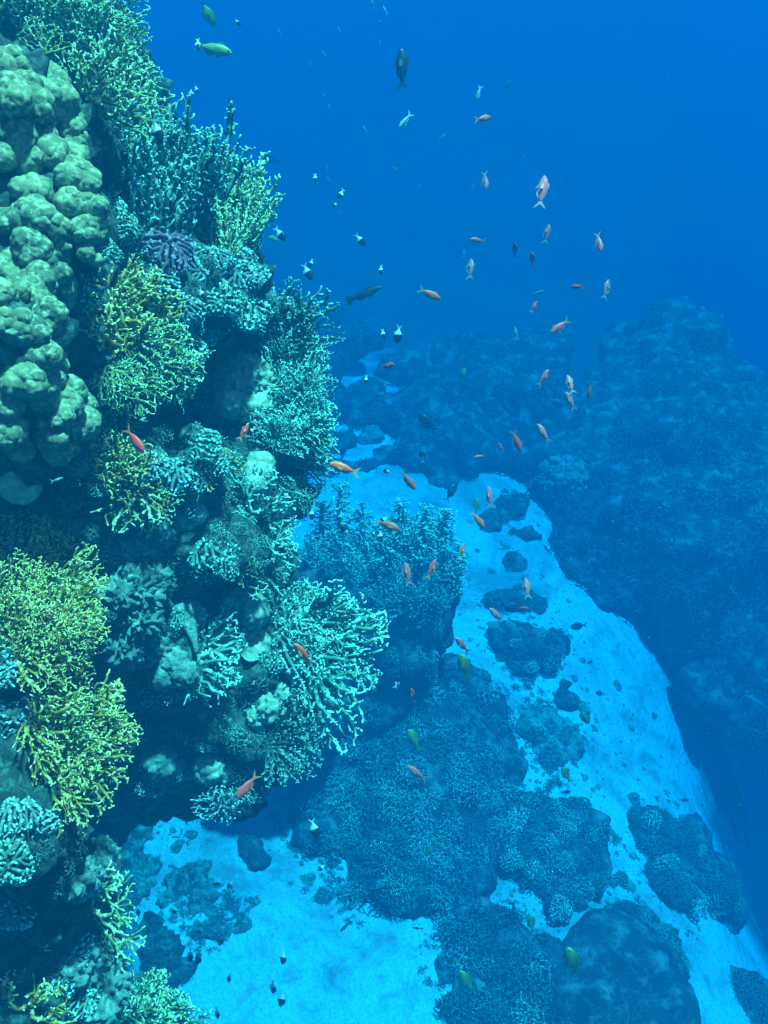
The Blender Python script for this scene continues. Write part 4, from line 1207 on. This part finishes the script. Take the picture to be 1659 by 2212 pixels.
BODY = {k: body_mesh(k) for k in SHAPE}
KIND = {  # name, shape, skin, fins, tail, tail material, eye, dorsal height, adult length, greatest distance
 'A': ('basslet', 'orange', FORK, 'orange', EYE_V, 0.045, 0.095, 2.9),
 'R': ('basslet', 'red', FORK, 'red', EYE_V, 0.045, 0.095, 2.7),
 'P': ('basslet', 'pink', FORK, 'pink', EYE_V, 0.045, 0.095, 3.0),
 'W': ('basslet', 'pale', FORK, 'pale', EYE_V, 0.045, 0.095, 3.0),
 'K': ('basslet', 'dusky', FORK, 'dusky', EYE_D, 0.045, 0.090, 3.4),
 'H': ('deep', 'half', FORK, 'half', EYE_D, 0.05, 0.075, 3.4),
 'D': ('surgeon', 'black', LUNATE, 'black', EYE_D, 0.05, 0.16, 5.0),
 'B': ('deep', 'blue', LUNATE, 'blue', EYE_D, 0.07, 0.11, 6.0),
 'G': ('deep', 'olive', LUNATE, 'olive', EYE_D, 0.05, 0.10, 5.0),
 'Y': ('deep', 'yellow', FORK, 'yellow', EYE_D, 0.06, 0.11, 5.0),
 'L': ('slim', 'dark', FAN_T, 'black', EYE_D, 0.035, 0.16, 4.6),
 'X': ('basslet', 'yellow', FAN_T, 'yellow', EYE_D, 0.06, 0.14, 4.2),
 'C': ('basslet', 'black', FORK, 'black', EYE_D, 0.05, 0.16, 4.4),
 'S': ('slim', 'silver', FORK, 'silver', EYE_D, 0.03, 0.055, 6.5),
 'N': ('slim', 'black', FAN_T, 'black', EYE_D, 0.03, 0.08, 5.2),
}
PROTO, SMALL = {}, {}
def mset(me, mat):
    me = me.copy(); me.materials.clear(); me.materials.append(mat); return me
def proto(kind):
    if kind in PROTO: return PROTO[kind]
    shape, skin, tail, fin, eye, dh, ln, mx = KIND[kind]
    ps = [('body', mset(BODY[shape], FM[skin])), ('tail_fin', mset(fin_mesh(tail, 0.008), FIN[fin]))]
    dm = BLACKFIN if kind == 'H' else FIN[fin]
    ps += [('dorsal_fin', mset(dorsal(shape, dh), dm)), ('anal_fin', mset(anal(shape, dh * 1.1), FIN[fin])), ('pelvic_fin', mset(pelvic(shape), dm))]
    for sg in (1, -1):
        ps.append(('pectoral_fin', mset(pectoral(shape, sg), dm)))
        ps.append(('eye', mset(eye_mesh(shape, sg, 0.026 if shape != 'slim' else 0.018), eye)))
    PROTO[kind] = ps
    return ps
def small_mesh(kind):
    if kind in SMALL: return SMALL[kind]
    shape, skin, tail, fin, eye, dh, ln, mx = KIND[kind]
    V_, F_, o_ = [], [], 0
    mi = []
    mats = [FM[skin], FIN[fin]]
    for me, k in ((BODY[shape], 0), (fin_mesh(tail, 0.01), 1), (dorsal(shape, dh), 1)):
        V_ += [tuple(v.co) for v in me.vertices]
        for p in me.polygons:
            F_.append(tuple(i + o_ for i in p.vertices)); mi.append(k)
        o_ += len(me.vertices)
    me = new_mesh('small_fish', V_, F_)
    for m_ in mats: me.materials.append(m_)
    me.polygons.foreach_set('material_index', mi)
    SMALL[kind] = me
    return me

FG_ = {'A': 'orange fish', 'R': 'red fish', 'P': 'pink fish', 'W': 'pale pink fish', 'K': 'dusky pale-faced fish', 'H': 'black and white fish', 'D': 'black fish', 'B': 'dark blue fish', 'C': None, 'G': 'olive fish', 'Y': 'yellow-green fish', 'L': None, 'X': None, 'S': 'tiny silvery fish', 'N': 'slim dark fish'}
rf = random.Random(3)
def fish(kind, x, y, L, ang, label, r=None, dep=None, roll=None, flip=None):
    ln, mx = KIND[kind][6], KIND[kind][7]
    if kind == 'H': L *= 1.05
    d = ln * F / L
    if r: d = r
    d = min(d, mx if not r else r)
    for bl in ALLB:
        pass
    h = hit(ALLB, x, y)
    if h and d > h[2] - 0.12: d = h[2] - 0.12
    dep = rf.uniform(-0.30, 0.30) if dep is None else dep
    s = L * d / F * math.sqrt(1 + dep * dep)
    a = math.radians(ang)
    hd = (CAM_R * math.cos(a) + CAM_U * math.sin(a) + CAM_F * dep).normalized()
    up_in = CAM_R * -math.sin(a) + CAM_U * math.cos(a)
    sg = 1 if math.cos(a) > 0.26 else (-1 if math.cos(a) < -0.26 else (-1 if math.sin(a) > 0 else 1))
    if flip: sg = flip
    roll = rf.uniform(0.1, 0.55) if roll is None else roll
    up = (up_in * sg - CAM_F * roll)
    z = (up - hd * up.dot(hd)).normalized()
    yv = z.cross(hd)
    R = Matrix((hd, yv, z)).transposed().to_4x4()
    mw = Matrix.Translation(at(x, y, d)) @ R @ Matrix.Diagonal((s, s, s, 1))
    if L < 15:
        o = link('fish', small_mesh(kind))
        o.matrix_world = mw
        tag(o, label, 'fish', FG_[kind])
        return o
    e = empty('fish', (0, 0, 0))
    e.matrix_world = mw
    tag(e, label, 'fish', FG_[kind])
    for nm, me in proto(kind):
        link(nm, me, e)
    return e
ALLB = [B_FLOOR, B_WALL] + [v[1] for v in OUT.values()]

FISH = [
 # orange and red ones close to the reef
 ('A', 744, 1012, 68, 163, 'bright orange fish heading left at the outermost white coral sprigs', 1.9, 0.0),
 ('A', 655, 1414, 64, 125, 'plump orange fish with violet eye in front of the great net coral', 1.75, -0.45),
 ('R', 291, 950, 66, -52, 'red fish pointing down right over the splayed yellow coral'),
 ('R', 526, 934, 40, 60, 'slim red fish nosing upward at mid wall below the cave'),
 ('R', 534, 1698, 64, -132, 'red fish heading down left at the foot of the wall'),
 ('A', 838, 1134, 56, -22, 'orange fish heading right above the leafy coral dome'),
 ('A', 882, 1038, 50, -52, 'orange fish with yellow tail diving right, above the leafy dome'),
 ('A', 928, 635, 52, -24, 'orange fish heading right, beside the long dark fish'),
 ('P', 880, 1240, 52, 102, 'pink fish facing up in front of the leafy dome, left of a redder one'),
 ('R', 932, 1230, 48, 66, 'reddish fish facing up right on the leafy dome'),
 ('A', 997, 1192, 36, 73, 'slim orange fish just right of the leafy dome against sand', None, None, None, None),
 ('A', 1032, 1122, 46, -50, 'orange fish with violet eye diving right over the channel sand'),
 ('G', 1029, 1092, 34, 72, 'dark olive fish touching the tail of a diving orange fish'),
 ('W', 1057, 1074, 46, 97, 'pink-white fish facing up over the narrow channel sand'),
 ('R', 1116, 952, 48, -68, 'large reddish fish diving in front of the dim reef slope'),
 ('W', 1174, 936, 48, 122, 'pale pink fish facing up left on the dim reef slope'),
 ('K', 1083, 968, 26, 118, 'small pale-faced fish left of the large diving reddish fish'),
 ('W', 1036, 986, 26, 190, 'little pale fish heading left, under the faint reef slope'),
 ('P', 1174, 816, 42, 57, 'salmon pink fish facing up right, above the pale pink pair'),
 ('W', 1232, 830, 42, 105, 'upper fish of the pale pink pair on the right slope'),
 ('W', 1232, 867, 44, 118, 'lower fish of the pale pink pair on the right slope'),
 ('K', 1274, 844, 34, -96, 'dusky fish facing down, right of the pale pink pair'),
 ('B', 1208, 872, 38, 165, 'dark blue fish with spread fins left of the pale pink pair'),
 ('P', 1209, 705, 50, -143, 'slender pink fish with curved body heading down left'),
 ('R', 1153, 663, 26, 62, 'dusky red fish, small, below the pale green drifting one'),
 ('R', 1247, 619, 24, 172, 'stubby red fish heading left, near the right-hand pale-faced fish', None, 0.8),
 ('K', 1310, 625, 46, 74, 'pale-faced fish furthest right of the mid-water fish'),
 ('S', 1167, 631, 30, -163, 'pale green fish drifting left above the dusky red one'),
 ('K', 1016, 581, 48, 84, 'pinkish brown fish with forked tail, facing up at mid-water'),
 ('P', 1032, 519, 34, 176, 'pink fish heading left, alone above the pinkish brown one'),
 ('K', 1112, 540, 26, 95, 'stubby pale-faced fish seen head-on, left of a tiny pink one', None, -0.8),
 ('P', 1150, 560, 24, 100, 'tiny stubby pink fish seen from the front at mid-water', None, -0.9),
 ('K', 1181, 505, 42, 77, 'dark fish with pale face facing up, below the big pink one'),
 ('P', 1294, 523, 42, -82, 'pink fish facing down at the right of the open water'),
 ('W', 1171, 414, 68, 80, 'biggest pale pink fish, facing up in the open blue water'),
 ('P', 1048, 390, 42, -88, 'hazy pink fish facing down, left of the biggest pale pink one', 4.5),
 ('A', 1043, 256, 36, 18, 'orange fish with cut-off looking face, highest in the blue water', None, 0.4),
 ('R', 837, 790, 28, 5, 'round red fish seen head-on in the middle of the blue water', None, -0.9),
 ('W', 1138, 1271, 44, 96, 'white-pink fish facing up at the right edge of the channel sand'),
 ('W', 1072, 1328, 42, 136, 'pale pink fish heading up left over sand, near the blue-green fish'),
 ('R', 1135, 1314, 22, 175, 'stubby reddish fish right behind the blue-green fish'),
 ('P', 999, 1394, 46, 132, 'pink fish over sand just above the yellow-green fish'),
 ('R', 890, 1502, 34, 96, 'small red fish facing up, right of the great net coral', None, -0.5),
 ('P', 901, 1670, 50, 147, 'pink-orange fish over the broad coral patch'),
 # black and white ones
 ('H', 340, 283, 46, -78, 'half black half white fish on the blade coral at the top of the wall'),
 ('H', 513, 48, 16, -48, 'black and white fish at the top, right of the yellow-green one'),
 ('H', 428, 96, 24, -85, 'black and white fish at the tail of the yellow fish at the top'),
 ('H', 425, 193, 15, -62, 'black and white fish alone below the yellow fish at the top'),
 ('H', 681, 384, 18, -88, 'black and white fish uppermost of the trio off the blade coral'),
 ('H', 736, 419, 22, -122, 'black and white fish tilted left, right of the trio off the blade coral'),
 ('H', 724, 442, 15, -140, 'black and white fish just under the left-tilted one'),
 ('H', 604, 427, 18, 100, 'tail-down black and white fish close to the blade coral'),
 ('H', 596, 431, 15, -85, 'tail-up black and white fish touching the tail-down one'),
 ('H', 605, 505, 34, -52, 'large black and white fish beside the little yellow-green fish'),
 ('H', 778, 518, 30, -50, 'black and white fish alone in blue water right of the blade coral'),
 ('H', 664, 587, 36, -65, 'larger of two black and white fish above the teal coral wall'),
 ('H', 672, 568, 18, -112, 'smaller of two black and white fish above the teal coral wall'),
 ('H', 823, 583, 20, -92, 'black and white fish right above the long dark fish'),
 ('H', 828, 721, 20, -78, 'smaller of two black and white fish below the long dark fish'),
 ('H', 860, 722, 36, -100, 'larger of two black and white fish below the long dark fish'),
 ('H', 791, 820, 18, -95, 'black and white fish below left of the round red fish'),
 ('H', 686, 735, 26, -70, 'black and white fish half against the tall teal coral wall'),
 ('H', 911, 986, 26, 98, 'tail-down black and white fish under the black surgeon-shaped fish'),
 ('H', 836, 1018, 18, 170, 'dark stubby black and white fish right of the bright orange one', None, 0.6),
 ('H', 690, 1057, 28, 100, 'tail-down black and white fish under the outermost white sprigs'),
 ('H', 674, 1110, 26, -92, 'tail-up black and white fish left of the tallest column coral'),
 ('H', 745, 1147, 32, 132, 'black and white fish in front of the tallest column coral'),
 ('H', 829, 1123, 24, -140, 'black and white fish hidden behind the orange fish over the leafy dome', 4.3),
 ('H', 822, 1158, 24, -88, 'black and white fish by the top of the thin spire coral'),
 ('H', 807, 1153, 14, -110, 'tiny black and white fish left of the one at the thin spire'),
 ('H', 858, 1473, 28, 70, 'black and white fish at the right tips of the great net coral'),
 ('H', 645, 1660, 32, -80, 'black and white fish in the feathery coral under the great net'),
 ('H', 680, 1790, 40, -70, 'largest black and white fish over the bright sand at the bottom'),
 ('H', 695, 1874, 20, -135, 'egg-shaped black and white fish below the largest one over sand'),
 ('H', 474, 1911, 20, 165, 'mostly black fish over rubble, left of a small black and white one'),
 ('H', 498, 1910, 18, -125, 'small black and white fish right of the mostly black one'),
 ('H', 299, 1974, 18, 100, 'black and white fish beside the lower left green fan'),
 ('H', 379, 1972, 17, 140, 'black and white fish over sand left of the rubble'),
 ('H', 428, 2016, 16, 60, 'tiny tail-down black and white fish over the bottom sand'),
 ('H', 477, 2029, 24, -100, 'black and white fish right of the tiny tail-down one'),
 ('H', 411, 2063, 24, -90, 'left one of a close pair of black and white fish at the bottom'),
 ('H', 429, 2067, 28, -100, 'right one of a close pair of black and white fish at the bottom'),
 ('H', 612, 2067, 28, -96, 'black and white fish in the middle of the bottom sand'),
 ('H', 495, 2112, 16, -95, 'round tiny black and white fish at the bottom, left of the middle one'),
 ('H', 590, 2131, 28, -92, 'upper one of two black and white fish near the bottom edge'),
 ('H', 609, 2157, 30, -100, 'lower one of two black and white fish near the bottom edge'),
 ('H', 469, 2188, 20, -80, 'black and white fish at the bottom edge by the bushy green coral'),
 ('H', 396, 2154, 14, 75, 'dark speck of a fish above the bushy green coral at the bottom'),
 ('H', 436, 1777, 16, -70, 'dark fish against the finger coral hanging over the sand'),
 ('H', 437, 635, 26, -60, 'black fish among the pale knobby corals below the blades'),
 ('H', 211, 878, 22, -80, 'black and white fish at the edge of the wrinkled lobed coral'),
 ('H', 538, 862, 26, 175, 'black and white fish against the brown mound inside the cave'),
 ('H', 610, 1273, 22, 120, 'black and white fish at the left end of the white sprig ledge'),
 ('H', 494, 1348, 24, 70, 'black and white fish in front of the left plate coral'),
 ('H', 526, 1368, 20, 80, 'black and white fish in front of the right plate coral'),
 ('H', 550, 1470, 18, 70, 'tiny black and white fish right of the mint net coral'),
 ('N', 782, 1492, 16, 60, 'dark little fish in the lower branches of the great net coral'),
 ('D', 389, 1473, 28, 160, 'black fish in front of the fuzzy pale boulder', None, 0.3),
 ('N', 226, 1835, 30, 175, 'black fish lying level at lower left under the yellow coral'),
 ('H', 615, 859, 20, 170, 'dark fish half hidden by the tall teal coral wall'),
 ('H', 543, 930, 20, -150, 'black fish right beside the slim red fish'),
 ('H', 535, 432, 20, 170, 'dark fish against the green blade coral'),
 ('H', 590, 620, 22, 100, 'dark fish at the top left of the shadowed dark coral'),
 # darker and larger ones
 ('L', 785, 636, 84, 21, 'long dark fish with reddish face cruising right at mid-water'),
 ('C', 868, 150, 78, 92, 'big dark fish with forked tail rising in the open blue water', 3.6),
 ('D', 924, 914, 56, 135, 'black surgeon-shaped fish heading up left at mid-water'),
 ('D', 973, 1064, 44, 62, 'black fish with raised fin over the reef left of the channel'),
 ('D', 692, 1305, 52, -158, 'black fish with pale-edged tail above the great net coral'),
 ('D', 986, 1298, 42, -115, 'dark olive-black fish on the right flank of the leafy dome'),
 ('B', 1103, 1311, 52, -14, 'blue-green fish with swallow tail heading right over the channel'),
 ('B', 1250, 1352, 38, 186, 'dark blue fish with trailing fin alone over the bright sand'),
 ('B', 1297, 1498, 22, 165, 'small dim blue fish low over the bright sand'),
 ('B', 1222, 1711, 20, 5, 'small dim blue fish under the olive one by the rounded mound'),
 ('B', 1477, 1728, 20, 0, 'small dim blue fish above the oval mound'),
 ('G', 1223, 1674, 36, 118, 'dark olive fish facing up left over sand by the rounded mound'),
 ('Y', 1004, 1441, 62, 107, 'bright yellow-green fish with dark forked tail over the sand edge'),
 ('G', 1261, 1546, 40, -58, 'grey-green fish with black forked tail diving on the bright sand'),
 ('Y', 895, 1598, 52, 118, 'yellow-green fish with pale stripe over the broad coral patch'),
 ('Y', 1009, 2122, 54, 121, 'yellow-green fish at the bottom, over the low coral thicket'),
 ('G', 1236, 2078, 66, 106, 'dark green fish with pale brow left of the smooth dome'),
 ('G', 1147, 1995, 38, 100, 'small dark green fish with pale brow under the rounded mound'),
 ('G', 929, 1835, 32, -120, 'olive fish heading down left over the broad coral patch'),
 ('N', 963, 1719, 22, -165, 'slim dark fish high over the right part of the broad patch'),
 ('N', 746, 2001, 28, -140, 'slim dark fish over sand at the lower edge of the broad patch'),
 ('N', 815, 1921, 44, 188, 'slim black fish under a white scrap on the broad patch'),
 ('N', 902, 2005, 24, 175, 'dim slim fish at the lower end of the broad patch'),
 ('N', 1142, 1056, 28, 58, 'slim dark fish over the right bank of the narrow channel'),
 ('N', 1176, 1025, 26, 190, 'slim dark fish in front of the knobbly coral head'),
 ('G', 999, 810, 28, 72, 'dark green fish at mid-water above the faint slope'),
 ('N', 1180, 1185, 20, 120, 'dim dark fish at the right bank of the channel sand'),
 ('D', 1092, 879, 34, -48, 'barely visible blue fish on the faint reef slope', 8.0),
 ('D', 585, 342, 44, 160, 'barely visible dark fish just off the top of the blade coral', 8.5),
 ('B', 1097, 185, 24, 80, 'barely visible fish at the top, right of the big dark fish', 8.0),
 ('X', 460, 105, 76, -12, 'yellow fish with green back heading right at the top of the picture'),
 ('Y', 449, 28, 44, -62, 'yellow-green fish turning down at the very top, above the yellow one', None, 0.5),
 ('Y', 593, 516, 26, 165, 'little yellow-green fish at the outer edge of the blade coral'),
 ('Y', 852, 364, 16, -40, 'barely visible yellowish fish in the middle of the open water', 7.5),
 # tiny silvery ones
 ('S', 1034, 201, 32, -105, 'cyan slender fish above the highest orange fish'),
 ('S', 875, 260, 44, -128, 'slender pale yellow fish below the big dark rising fish'),
 ('S', 1115, 720, 30, 102, 'pale teal fish facing up above the salmon pink one'),
 ('S', 1022, 403, 18, 75, 'tiny cyan fish left of the hazy pink one'),
 ('S', 1002, 548, 18, 88, 'tiny teal fish above the pinkish brown one'),
 ('S', 905, 405, 17, 52, 'tiny silvery fish alone in the middle of the open water'),
 ('S', 788, 279, 18, 120, 'tiny silvery fish left of the slender pale yellow one'),
 ('S', 955, 295, 18, 35, 'tiny faint fish right of the slender pale yellow one'),
 ('S', 805, 8, 22, 110, 'faint teal fish at the top edge'),
 ('S', 832, 22, 20, 120, 'brighter teal fish just below the one at the top edge'),
 ('S', 821, 93, 15, 95, 'tiny teal fish left of the big dark rising fish'),
 ('S', 603, 68, 16, 120, 'faint tiny fish right of the yellow fish at the top'),
 ('S', 733, 65, 16, -70, 'faint dark tiny fish halfway along the top'),
 ('S', 672, 139, 15, -80, 'faint slim tiny fish below the top middle'),
 ('S', 699, 116, 14, 130, 'faint tiny fish right of the slim one below the top middle'),
 ('S', 699, 206, 12, 120, 'upper one of two very faint specks of fish in the open water'),
 ('S', 711, 230, 13, 110, 'lower one of two very faint specks of fish in the open water'),
 ('S', 707, 363, 12, 85, 'tiny white fish up right of the trio off the blade coral'),
 ('S', 710, 387, 13, 125, 'tiny white fish between the trio and the left-tilted fish'),
 ('S', 736, 458, 10, 140, 'tiny white speck of fish below the left-tilted fish'),
 ('S', 1207, 391, 18, 40, 'faint fish right of the biggest pale pink one'),
 ('S', 1129, 341, 15, 60, 'faint tiny fish above the biggest pale pink one'),
 ('S', 752, 806, 11, 30, 'tiny pale speck of fish left of the round red fish'),
 ('S', 748, 1037, 12, 60, 'tiny white fish under the tail of the bright orange fish'),
 ('S', 123, 1036, 26, 20, 'pale silvery fish beside the smooth round coral at left'),
 ('S', 257, 1231, 22, 55, 'white slender fish in the dark hollow below mid wall'),
 ('S', 1638, 1520, 62, 148, 'pale blurred fish cut off by the right edge', 8.0),
 ('S', 790, 1140, 12, 50, 'tiny pale fish above the thin spire coral'),
]
for row in FISH:
    kind, x, y, L, ang, label = row[:6]
    r = row[6] if len(row) > 6 else None
    dep = row[7] if len(row) > 7 else None
    fish(kind, x, y, L, ang, label, r, dep)
# ------------------------------------------------------------------ the water itself
vm = bpy.data.materials.new('sea_water')
vm.use_nodes = True
t = vm.node_tree
for n_ in list(t.nodes):
    if n_.type == 'BSDF_PRINCIPLED': t.nodes.remove(n_)
out = [n_ for n_ in t.nodes if n_.type == 'OUTPUT_MATERIAL'][0]
pv = t.nodes.new('ShaderNodeVolumePrincipled')
D = 0.40
S = (0.0, 0.0168, 0.0330)          # scattering per metre
AB = (0.40, 0.142, 0.064)        # absorption per metre
pv.inputs['Density'].default_value = D
col = [s / D for s in S]
pv.inputs['Color'].default_value = (*col, 1)
ab = []
for k in range(3):
    fr = AB[k] / (D * (1 - col[k]))
    ab.append(max(0.0, 1 - min(1, fr)) ** 2)
pv.inputs['Absorption Color'].default_value = (*ab, 1)
pv.inputs['Anisotropy'].default_value = 0.0
t.links.new(pv.outputs[0], out.inputs['Volume'])
bm = bmesh.new()
bmesh.ops.create_cube(bm, size=1.0)
hm = bpy.data.meshes.new('haze'); bm.to_mesh(hm); bm.free()
hz = link('haze', hm)
x0, x1, y0, y1, z0, z1 = -75, 95, -65, 115, -46.5, 0.9
hz.location = ((x0 + x1) / 2, (y0 + y1) / 2, (z0 + z1) / 2)
hz.scale = (x1 - x0, y1 - y0, z1 - z0)
hm.materials.append(vm)
tag(hz, kind='stuff')
